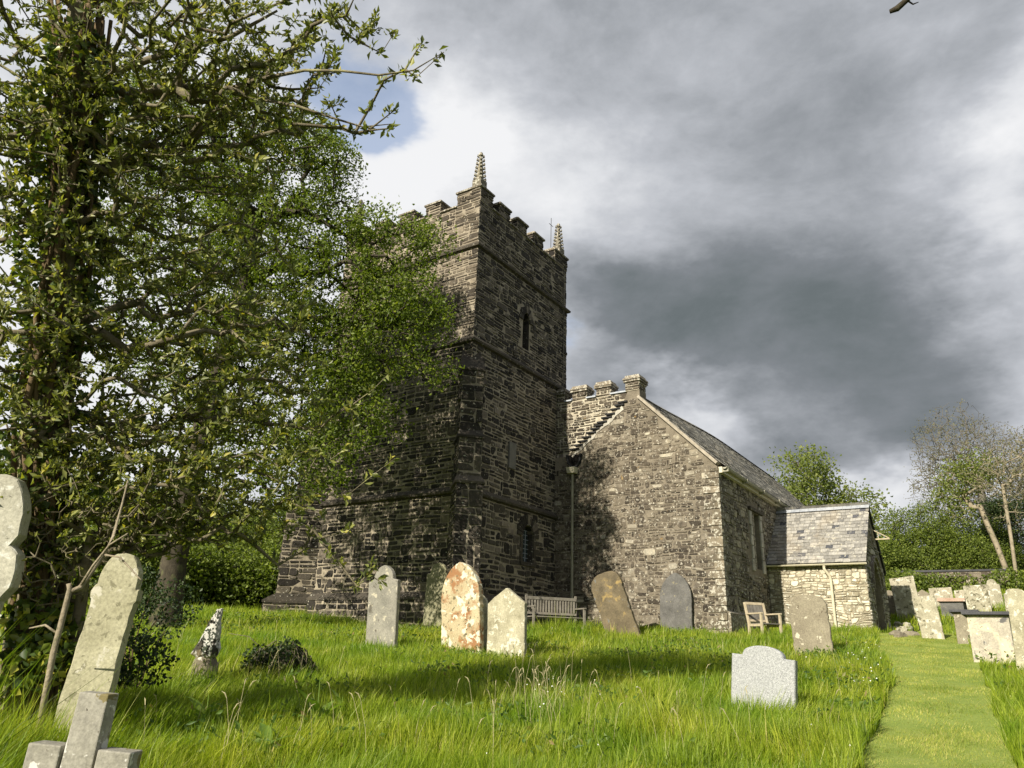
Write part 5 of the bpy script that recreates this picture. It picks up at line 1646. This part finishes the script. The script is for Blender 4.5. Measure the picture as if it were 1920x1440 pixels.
# ivy mound
mp = pxg(522, 1262, .12)
mound = empty('ivy_mound', mp, 0, 'low round mound of dead stems and dark ivy in the grass', 'ivy mound')
blobmesh('mound_core', [(0, 0, -.1, .42, .38), (0, 0, .15, .40, .36), (0, 0, .32, .30, .28), (0, 0, .42, .12, .1)], M['bark_oak'], mound, 12, .1, 9)
rng = np.random.default_rng(8); n = 2600; d = unit(rng.normal(size=(n, 3))); d[:, 2] = np.abs(d[:, 2]); P = d * np.array([.50, .45, .50]) * rng.uniform(.82, 1.08, (n, 1)) * (1 + .12 * np.sin(d[:, :1] * 7))
V, F = leaf_quads(P, unit(d * .4 + rng.normal(0, .6, (n, 3)) + [0, 0, -.3]), rng.uniform(.03, .06, n), rng.uniform(.03, .05, n), rng)
mesh_np('ivy', V, [F], M['leaf_bg2'], mound, True)
mb = MB()
for q in range(70):
    a_ = random.uniform(0, 6.28); e_ = random.uniform(0, 1.4); a2 = a_ + random.uniform(.3, 1.2)
    f_ = lambda a, e, s: np.array([math.cos(a) * math.cos(e) * .5, math.sin(a) * math.cos(e) * .46, math.sin(e) * .5]) * s
    mb.tube([f_(a_, e_ * .3, 1.05), f_((a_ + a2) / 2, e_, 1.12), f_(a2, e_ * .5, 1.04)], [.005, .005, .003], 5)
mb.tube([f_(2.6, .9, 1.0), f_(2.6, .9, 1.5) + np.array([-.15, 0, .0]), np.array([-.80, .1, .62])], [.007, .006, .004], 5)
mb.build('dead_stem', M['bark_near'], mound, smooth=True)['kind'] = 'stuff'

# --- trees of the right-hand background
def bg_proto(name, H, Rr, ntip, leaves, L_, W_, mb_, ml_, seed, low=.12, bare=0.0, spread=.3, r0=.22, zs=1.0, rtip=.012, trunk_dx=0.0, expo=.62):
    rng = np.random.default_rng(seed); tr = [np.array([trunk_dx * t, rng.normal(0, .05), H * .62 * t]) for t in np.linspace(0, 1, 7)]
    bl = []
    for k in range(16):
        z = rng.uniform(low + .1, .88); rr_ = Rr * (1 - abs(z - .5) ** 2 * 1.6) * .62; a_ = rng.uniform(0, 6.28)
        bl.append((np.array([math.cos(a_) * rr_ * rng.uniform(.3, 1) + trunk_dx * z, math.sin(a_) * rr_ * rng.uniform(.3, 1), z * H]), Rr * rng.uniform(.28, .48), 1, zs))
    return make_tree(name, tr, bl, ntip, leaves, L_, W_, r0, mb_, ml_, None, seed=seed, spread=spread, seg=.7, rtip=rtip, expo=expo, bare=bare)[0]


def place(root, x, y, rz, s, label, cat='tree', group=None, first=False, z=None):
    if not first:
        r_ = root.copy(); COL.objects.link(r_)
        for ch in list(root.children):
            c_ = ch.copy(); COL.objects.link(c_); c_.parent = r_
    else: r_ = root
    r_.location = (x, y, (gz(x, y) if z is None else z) - .1); r_.rotation_euler = (0, 0, rz)
    r_.scale = s if hasattr(s, '__len__') else (s, s, s)
    tag(r_, label, cat, group)
    return r_


dense = bg_proto('hedge_tree', 6.0, 3.0, 800, 40, .13, .09, M['bark_oak'], M['leaf_bg'], 51, low=.02, spread=.26)
hz = [(1672, 1080, 41.5, .66, 'dense sunlit bushy tree nearest the porch gable'), (1745, 1080, 42, .68, 'dense green bushy tree behind the square-topped gravestones'),
      (1820, 1080, 42, .62, 'rounded green tree above the churchyard wall coping'), (1880, 1080, 46, .62, 'bushy tree low behind the pale multi-stemmed trees')]
first = True
for x, y, r_, s_, lb in hz:
    q = px(x, y, r_); place(dense, q[0], q[1], random.uniform(0, 6), (s_, s_, s_ * 1.0), lb, 'tree', 'bushy trees behind the churchyard wall', first); first = False
lightt = bg_proto('light_tree', 9.5, 4.0, 1100, 28, .15, .10, M['bark_ash'], M['leaf_light'], 52, low=.2, spread=.24, r0=.16)
q = px(1525, 1080, 46); place(lightt, q[0], q[1], 1.0, (1.15, 1.15, 1.04), 'loose pale green tree rising behind the aisle roof', first=True)
q = px(1660, 1050, 58); place(lightt, q[0], q[1], 3.0, (.7, .7, .5), 'pale green treetop peeping over the porch ridge tree')
barep = bg_proto('budding_tree', 13.5, 5.2, 3400, 3, .10, .07, M['bark_ash'], M['leaf_bud'], 53, low=.30, spread=.16, r0=.26, rtip=.010, bare=.3)
q = px(1868, 1080, 50); place(barep, q[0], q[1], 2.0, (.92, .92, .86), 'tall nearly leafless tree with a fine rounded crown', first=True)
q = px(1960, 1080, 54); place(barep, q[0], q[1], 4.4, (.75, .75, .74), 'second nearly leafless tree cut by the right picture edge')
darkt = bg_proto('evergreen_tree', 9.0, 2.6, 700, 40, .12, .08, M['bark_oak'], M['leaf_bg2'], 54, low=.05, spread=.26)
q = px(1915, 1080, 46); place(darkt, q[0], q[1], 0.5, (.85, .85, .62), 'dark ivy-green tree behind the pale stems at the right', first=True)
# pale multi-stemmed tree and the leaning pale trunk
q = px(1908, 1100, 39); q[2] = gz(q[0], q[1])
ms_ = [B(1860, 900, 39, 1.0), B(1900, 860, 39, 1.2), B(1925, 900, 39, 1.2), B(1890, 960, 39, .8, .5), B(1935, 840, 39, 1.0)]
make_tree('pale_stemmed_tree', [q, px(1903, 1060, 39), px(1896, 1010, 39), px(1888, 960, 39), px(1880, 910, 39)], ms_, 420, 4, .09, .06, .075, M['bark_pale'], M['leaf_bud'],
          'slender pale-barked many-stemmed tree at the right edge beyond the graves', seed=61, rtip=.008, seg=.5, spread=.12, up=.3, expo=.7)
q = px(1888, 1085, 41); q[2] = gz(q[0], q[1])
make_tree('leaning_tree', [q, px(1884, 1062, 41), px(1868, 1020, 41), px(1852, 985, 41), px(1838, 950, 41)], [B(1800, 900, 41, 1.0), B(1830, 880, 41, 1.0), B(1780, 930, 41, .7), B(1800, 960, 41, .6)], 300, 10, .12, .08, .12, M['bark_pale'], M['leaf_light'],
          'pale trunk leaning left out of the wall top', seed=62, rtip=.008, seg=.5, spread=.2, expo=.7)

# low growth along the wall
for k, (x, y, r_, rad_) in enumerate(((1700, 1100, 37.5, .9), (1745, 1105, 38, .8), (1800, 1100, 38.6, .8), (1850, 1092, 38.8, .8), (1895, 1098, 37.5, .9), (1668, 1105, 38, .9))):
    base_ = gp_(x, y, r_)
    leafy_clump('wall_bush', [(base_ + np.array([0, 0, .35]), rad_, 1, .8), (base_ + np.array([.9, .3, .25]), rad_ * .8, 1, .8)], 1500, .12, .09, M['leaf_bg'],
                ['leafy low bush under the dense trees left of the wall', 'low bush growing behind the two leaning square stones', 'low bush under the middle of the wall', 'bush below the right part of the wall coping', 'bush at the foot of the pale stems', 'low bush just beyond the porch corner'][k], 'bush', 70 + k, 6, base=base_, group='low bushes along the churchyard wall')

# --- woodland behind the left side
wd = bg_proto('woodland_tree', 9.0, 3.6, 800, 26, .15, .10, M['bark_oak'], M['leaf_bg'], 55, low=.03, spread=.3)
lb = ['tree in the woodland furthest left', 'second woodland tree from the left edge', 'woodland tree seen between the near trunk and the oak trunk', 'woodland tree directly behind the oak trunk',
      'sunlit woodland tree between the oak trunk and the tower', 'bright woodland tree touching the tower corner', 'woodland tree hidden mostly by the tower corner', 'rear woodland tree above the dark undergrowth', 'rear woodland tree left of the tower']
first = True
for k, (x, r_, s_) in enumerate(((-60, 34, .8), (60, 36, .75), (190, 35, .78), (300, 37, .75), (420, 36, .68), (510, 33, .70), (590, 38, .6), (240, 44, .9), (470, 46, .85))):
    q = px(x, 1120, r_); place(wd, q[0], q[1], random.uniform(0, 6), (s_, s_, s_ * .85), lb[k], 'tree', 'woodland trees behind the left side of the churchyard', first); first = False
wb_ = bg_proto('woodland_bush', 2.4, 2.0, 380, 34, .12, .08, M['bark_oak'], M['leaf_bg'], 56, low=.0, spread=.25, r0=.06)
first = True
lb = ['shrub at the wood edge behind the near tree', 'shrub at the wood edge left of the oak trunk', 'shrub at the wood edge behind the oak trunk', 'sunlit shrub at the wood edge right of the oak trunk', 'sunlit shrub at the wood edge beside the tower foot']
for k, (x, r_) in enumerate(((120, 27), (230, 28), (330, 29), (420, 29.5), (490, 30))):
    q = px(x, 1130, r_); place(wb_, q[0], q[1], random.uniform(0, 6), (1.1, 1.1, 1.0), lb[k], 'shrub', 'shrubs along the edge of the wood', first); first = False

# --- overhanging bare branch (its tree stands outside the picture, to the right)
q = np.array([9.0, -1.0, 0]); q[2] = gz(q[0], q[1])
obr = empty('bare_tree', q, 0, 'bare mossy branch tip hanging in at the top right', 'tree')
mb = MB(); mb.tube([np.zeros(3), np.array([.1, 0, 3.0]), np.array([-.3, .5, 5.0]), np.array([-.9, 1.2, 6.6]), np.array([-1.0, 1.6, 8.5])], [.28, .22, .19, .15, .05], 10); mb.build('trunk', M['bark_oak'], obr, smooth=True)
bt = [np.array([-.6, .9, 5.8]) + 0 * q, px(1900, -260, 7.2) - q, px(1800, -110, 7.3) - q, px(1740, -45, 7.35) - q, px(1700, 0, 7.4) - q, px(1682, 16, 7.4) - q, px(1668, 22, 7.4) - q]
mb = MB(); mb.tube(bt, [.11, .07, .045, .036, .030, .034, .022], 9)
mb.tube([px(1700, 0, 7.4) - q, px(1712, 8, 7.45) - q, px(1722, 4, 7.5) - q], [.012, .009, .004], 6); mb.build('branch', M['bark_oak'], obr, smooth=True)

# ================================================================== GRASS
bq = np.array(bench.location); bq2 = np.array([math.cos(byaw), math.sin(byaw)]); cq = np.array(chair.location)
TALLG = [(bq[0] + bq2[0] * t_ + .15, bq[1] + bq2[1] * t_ - 1.1, .6, .55) for t_ in (0, .7, 1.5)] + [(cq[0] + .3, cq[1] - .7, .7, .35)]


def grass_mesh(name, regions, mats, seed=1):
    rng = np.random.default_rng(seed); VV = []; FF = []; n0 = 0
    for (r0_, r1_, dens, h0_, h1_, w_, short) in regions:
        amax = math.radians(47); area = amax * (r1_ ** 2 - r0_ ** 2); n = int(area * dens)
        th_ = rng.uniform(-amax, amax, n); rr_ = np.sqrt(rng.uniform(r0_ ** 2, r1_ ** 2, n))
        x = rr_ * np.sin(th_); y = rr_ * np.cos(th_)
        onp = in_poly(x, y, path_poly)
        ok = ~in_church(x, y, .0) & (onp if short else ~onp)
        for (gx_, gy_, yw, hw_, ht) in EXCL:
            dx, dy = x - gx_, y - gy_; lx = dx * math.cos(yw) + dy * math.sin(yw); ly = -dx * math.sin(yw) + dy * math.cos(yw)
            ok &= ~((np.abs(lx) < hw_ + .01) & (np.abs(ly) < ht + .02))
        x, y = x[ok], y[ok]; n = len(x)
        z = ground(x, y)
        # clumpy height
        cl = .5 + .5 * np.sin(x * 2.1 + 1.7 * np.sin(y * 1.3)) * np.sin(y * 2.4 + 1.1 * np.sin(x * 1.9)); cl2 = .5 + .5 * np.sin(x * 7.3 + y * 2.1) * np.sin(y * 6.7 - x * 1.3)
        h = rng.uniform(h0_, h1_, n) * (.55 + .55 * cl + .28 * cl2)
        if not short: h *= 1 + 1.0 * np.exp(-((np.degrees(np.arctan2(x, y)) + 34) / 6.0) ** 2) * (rr_[ok] < 6.6) * (rr_[ok] > 4.4)
        if not short:
            for gx_, gy_, gs_, gm_ in TALLG: h *= 1 + gm_ * np.exp(-((x - gx_) ** 2 + (y - gy_) ** 2) / gs_ ** 2)
        if not short:
            tall = rng.random(n) < .05; h[tall] *= 1.55
        w = w_ * rng.uniform(.6, 1.4, n)
        a_ = rng.uniform(0, 2 * math.pi, n); lean_ = rng.uniform(.05, .75, n) ** 1.3 * (1.0 if not short else 1.6)
        wind = np.stack([.22 + .2 * np.sin(x * .8 + y * .5) + .42 * np.sin(x * 3.7 + 2 * np.sin(y * 2.9)), .10 + .15 * np.sin(y * .9) + .42 * np.sin(y * 4.1 + 2 * np.sin(x * 3.3))], 1)
        dirx = np.cos(a_) * lean_ + wind[:, 0] * .6; diry = np.sin(a_) * lean_ + wind[:, 1] * .6
        fa = rng.uniform(0, math.pi, n); sx, sy = np.cos(fa), np.sin(fa)
        P0 = np.stack([x, y, z - .01], 1); lx = np.stack([dirx, diry, 0 * x], 1)
        S = np.stack([sx, sy, 0 * x], 1)

        def pt(t, k): return P0 + lx * (h * t * t)[:, None] * .75 + np.stack([0 * x, 0 * x, h * (t - .22 * t * t * np.clip(lean_, 0, 1))], 1) + S * (w * k)[:, None]
        V = np.stack([pt(0, .5), pt(0, -.5), pt(.5, .45), pt(.5, -.45), pt(1.0, 0)], 1).reshape(-1, 3)
        b = (np.arange(n) * 5)[:, None] + n0
        FF.append((b + np.array([[0, 1, 3, 2]]), b + np.array([[2, 3, 4]]))); VV.append(V); n0 += len(V)
    V = np.concatenate(VV); Q = np.concatenate([f_[0] for f_ in FF]); T_ = np.concatenate([f_[1] for f_ in FF])
    return mesh_np(name, V, [Q, T_], mats, None, False)


M['grass'] = mat_leaf('grass_blade', [(0, (.10, .145, .014)), (.3, (.20, .275, .022)), (.65, (.31, .39, .036)), (.92, (.41, .47, .07)), (1, (.52, .48, .22))], .5, .45, .3)
gt = M['grass'].node_tree
ramp_ = [n_ for n_ in gt.nodes if n_.bl_idname == 'ShaderNodeValToRGB'][0]; prin_ = [n_ for n_ in gt.nodes if n_.bl_idname == 'ShaderNodeBsdfPrincipled'][0]
tcg = gt.nodes.new('ShaderNodeTexCoord'); ngz = gt.nodes.new('ShaderNodeTexNoise'); ngz.inputs['Scale'].default_value = .9; ngz.inputs['Detail'].default_value = 4
gt.links.new(tcg.outputs['Object'], ngz.inputs['Vector'])
rg2 = gt.nodes.new('ShaderNodeValToRGB'); gt.links.new(ngz.outputs['Fac'], rg2.inputs[0]); rg2.color_ramp.elements[0].position = .32; rg2.color_ramp.elements[0].color = (.62, .80, .62, 1); rg2.color_ramp.elements[1].position = .68; rg2.color_ramp.elements[1].color = (1.25, 1.12, 1.1, 1)
mg = gt.nodes.new('ShaderNodeMixRGB'); mg.blend_type = 'MULTIPLY'; mg.inputs[0].default_value = 1.0
for lk in list(gt.links):
    if lk.from_node == ramp_: to = lk.to_socket; gt.links.remove(lk); gt.links.new(mg.outputs[0], to)
gt.links.new(ramp_.outputs[0], mg.inputs[1]); gt.links.new(rg2.outputs[0], mg.inputs[2])
M['grass_short'] = mat_leaf('mown_blade', [(0, (.26, .33, .06)), (.5, (.38, .44, .10)), (1, (.52, .50, .2))], .4, .6, .2)
g = grass_mesh('long_grass', [(2.2, 6.5, 3000, .20, .36, .0065, 0), (6.5, 10, 2100, .18, .32, .008, 0), (10, 15, 1150, .17, .30, .010, 0), (15, 24, 620, .15, .28, .014, 0), (24, 44, 150, .16, .30, .026, 0)], M['grass'], 3)
tag(g, 'long lush green meadow grass covering the churchyard', 'grass', kind='stuff')
g = grass_mesh('mown_grass', [(4, 10, 4200, .015, .06, .006, 1), (10, 30, 1700, .02, .06, .010, 1)], M['grass_short'], 4)
tag(g, 'short mown yellowish-green turf of the path', 'grass', kind='stuff')

gt2 = M['grass_short'].node_tree
r3 = [n_ for n_ in gt2.nodes if n_.bl_idname == 'ShaderNodeValToRGB'][0]
tc2 = gt2.nodes.new('ShaderNodeTexCoord'); nz2 = gt2.nodes.new('ShaderNodeTexNoise'); nz2.inputs['Scale'].default_value = 1.6; nz2.inputs['Detail'].default_value = 5
gt2.links.new(tc2.outputs['Object'], nz2.inputs['Vector'])
rr3 = gt2.nodes.new('ShaderNodeValToRGB'); gt2.links.new(nz2.outputs['Fac'], rr3.inputs[0]); rr3.color_ramp.elements[0].position = .35; rr3.color_ramp.elements[0].color = (.58, .64, .5, 1); rr3.color_ramp.elements[1].position = .66; rr3.color_ramp.elements[1].color = (1.14, 1.03, 1.0, 1)
mg2 = gt2.nodes.new('ShaderNodeMixRGB'); mg2.blend_type = 'MULTIPLY'; mg2.inputs[0].default_value = 1.0
for lk in list(gt2.links):
    if lk.from_node == r3: to = lk.to_socket; gt2.links.remove(lk); gt2.links.new(mg2.outputs[0], to)
gt2.links.new(r3.outputs[0], mg2.inputs[1]); gt2.links.new(rr3.outputs[0], mg2.inputs[2])

# broad little weed leaves among the blades, in drifts
rng = np.random.default_rng(91); th_ = rng.uniform(-.66, .66, 26000); rr_ = np.sqrt(rng.uniform(9, 480, 26000)); x = rr_ * np.sin(th_); y = rr_ * np.cos(th_)
dn_ = np.sin(x * 1.1 + 2 * np.sin(y * .7)) * np.sin(y * 1.3 + 1.5 * np.sin(x * .8)) + .35 * np.sin(x * 4.1) * np.sin(y * 3.7)
ok = (dn_ > .25) & ~in_poly(x, y, path_poly) & ~in_church(x, y, .1); x, y = x[ok], y[ok]; n = len(x)
P = np.stack([x, y, ground(x, y) + rng.uniform(.08, .24, n)], 1); D = unit(np.stack([rng.normal(0, 1, n), rng.normal(0, 1, n), rng.uniform(.1, 1.1, n)], 1))
V, F = leaf_quads(P, D, rng.uniform(.04, .10, n), rng.uniform(.02, .045, n), rng, curl=.2)
M['weed'] = mat_leaf('weed_leaf', [(0, (.05, .10, .02)), (.6, (.10, .17, .03)), (.9, (.17, .23, .05)), (1, (.28, .20, .10))], .35)
tag(mesh_np('meadow_weeds', V, [F], M['weed'], None, True), 'small broad weed leaves mixed through the long grass', 'weeds', kind='stuff')

# seed stalks
rng = np.random.default_rng(77); mb = MB(); spots = []
for q in range(46):
    x_, y_ = rng.normal(1010, 45), rng.uniform(1265, 1350); spots.append((x_, y_))
for q in range(90): spots.append((rng.uniform(250, 1600), rng.uniform(1190, 1420)))
for x_, y_ in spots:
    p = pxg(x_, y_, .2); h = rng.uniform(.38, .62); a_ = rng.uniform(0, 6.28); l_ = rng.uniform(.03, .18)
    t1 = p + np.array([math.cos(a_) * l_ * .4, math.sin(a_) * l_ * .4, h * .6]); t2 = p + np.array([math.cos(a_) * l_, math.sin(a_) * l_, h])
    mb.tube([p, t1, t2], [.0018, .0016, .0012], 3, 0, False); mb.tube([t2, t2 + np.array([math.cos(a_) * .02, math.sin(a_) * .02, .035]), t2 + np.array([math.cos(a_) * .05, math.sin(a_) * .05, .05])], [.003, .005, .001], 4, 0, False)
M['stalk'] = mat_plain('dry_stalk', (.30, .27, .14), (.45, .40, .24))
tag(mb.build('seed_stalks', M['stalk']), 'thin pale grass stalks with seed heads', 'grass stalks', kind='stuff')

# broad-leaved dock plants
def dock(x_, y_, s, label, seed):
    rng = np.random.default_rng(seed); p = pxg(x_, y_, .15); root = empty('dock_plant', p, 0, label, 'plant', 'broad-leaved dock plants in the long grass')
    V = []; F = []
    for k in range(9):
        a_ = rng.uniform(0, 6.28); el_ = rng.uniform(.5, 1.25); L0 = s * rng.uniform(.22, .40); w_ = L0 * .13
        d_ = np.array([math.cos(a_) * math.cos(el_), math.sin(a_) * math.cos(el_), math.sin(el_)]); sd_ = np.array([-math.sin(a_), math.cos(a_), 0]); b = len(V); zb = rng.uniform(0, .18)
        for j_ in range(6):
            t_ = j_ / 5; c_ = d_ * L0 * t_ + np.array([math.cos(a_) * .25 * L0 * t_ * t_, math.sin(a_) * .25 * L0 * t_ * t_, zb - .25 * L0 * t_ * t_])
            ww = w_ * math.sin(math.pi * min(.98, .12 + .86 * t_)) ** .7
            V += [c_ + sd_ * ww + [0, 0, ww * .3], c_, c_ - sd_ * ww + [0, 0, ww * .3]]
        for j_ in range(5):
            F += [(b + 3 * j_, b + 3 * j_ + 1, b + 3 * j_ + 4, b + 3 * j_ + 3), (b + 3 * j_ + 1, b + 3 * j_ + 2, b + 3 * j_ + 5, b + 3 * j_ + 4)]
    mesh_np('dock_leaf', np.array(V), [np.array(F)], M['leaf_dock'], root, True)['kind'] = 'stuff'
    mb = MB(); mb.tube([np.zeros(3), np.array([.01, 0, .18 * s]), np.array([.0, .01, .40 * s])], [.006, .005, .003], 6); mb.build('stem', M['leaf_dock'], root, smooth=True)


M['leaf_dock'] = mat_leaf('dock_leaf', [(0, (.13, .22, .035)), (1, (.24, .34, .06))], .4)
dock(592, 1345, 1.25, 'tallest broad-leaved dock, just below the ivy mound', 1)
dock(503, 1400, .8, 'low dock plant left of the tallest dock, bottom middle-left', 2)
dock(25, 1420, .5, 'dock plant at the bottom left beside the stone cross', 3)
dock(385, 1340, .8, 'small dock plant below the pale pointed stone', 4)
dock(640, 1330, .7, 'small dock plant just right of the tallest dock', 5)

# small white flowers near the porch
rng = np.random.default_rng(78); Vf = []; Ff = []
for q in range(70):
    x_, y_ = (rng.uniform(1560, 1660), rng.uniform(1200, 1290)) if q < 32 else ((rng.normal(1020, 25), rng.uniform(1270, 1310)) if q < 50 else (rng.uniform(900, 1640), rng.uniform(1180, 1420)))
    p = pxg(x_, y_, .25) + np.array([0, 0, rng.uniform(.24, .34)]); s_ = .005 + .0003 * np.hypot(p[0], p[1]); b = len(Vf)
    nrm = unit(rng.normal(0, .5, 3) + np.array([-.3, -.5, .8])); u_ = unit(np.cross(nrm, [1, 0, 0])); v_ = np.cross(nrm, u_)
    Vf += [p + u_ * s_ * math.cos(t_) + v_ * s_ * math.sin(t_) for t_ in np.arange(5) * 1.2566]; Ff.append((b, b + 1, b + 2, b + 3, b + 4))
M['petal'] = mat_plain('white_petal', (.7, .7, .66), (.8, .8, .76))
tag(mesh_np('white_flowers', np.array(Vf), [np.array(Ff)], M['petal']), 'scattered tiny white flowers in the grass', 'flowers', kind='stuff')
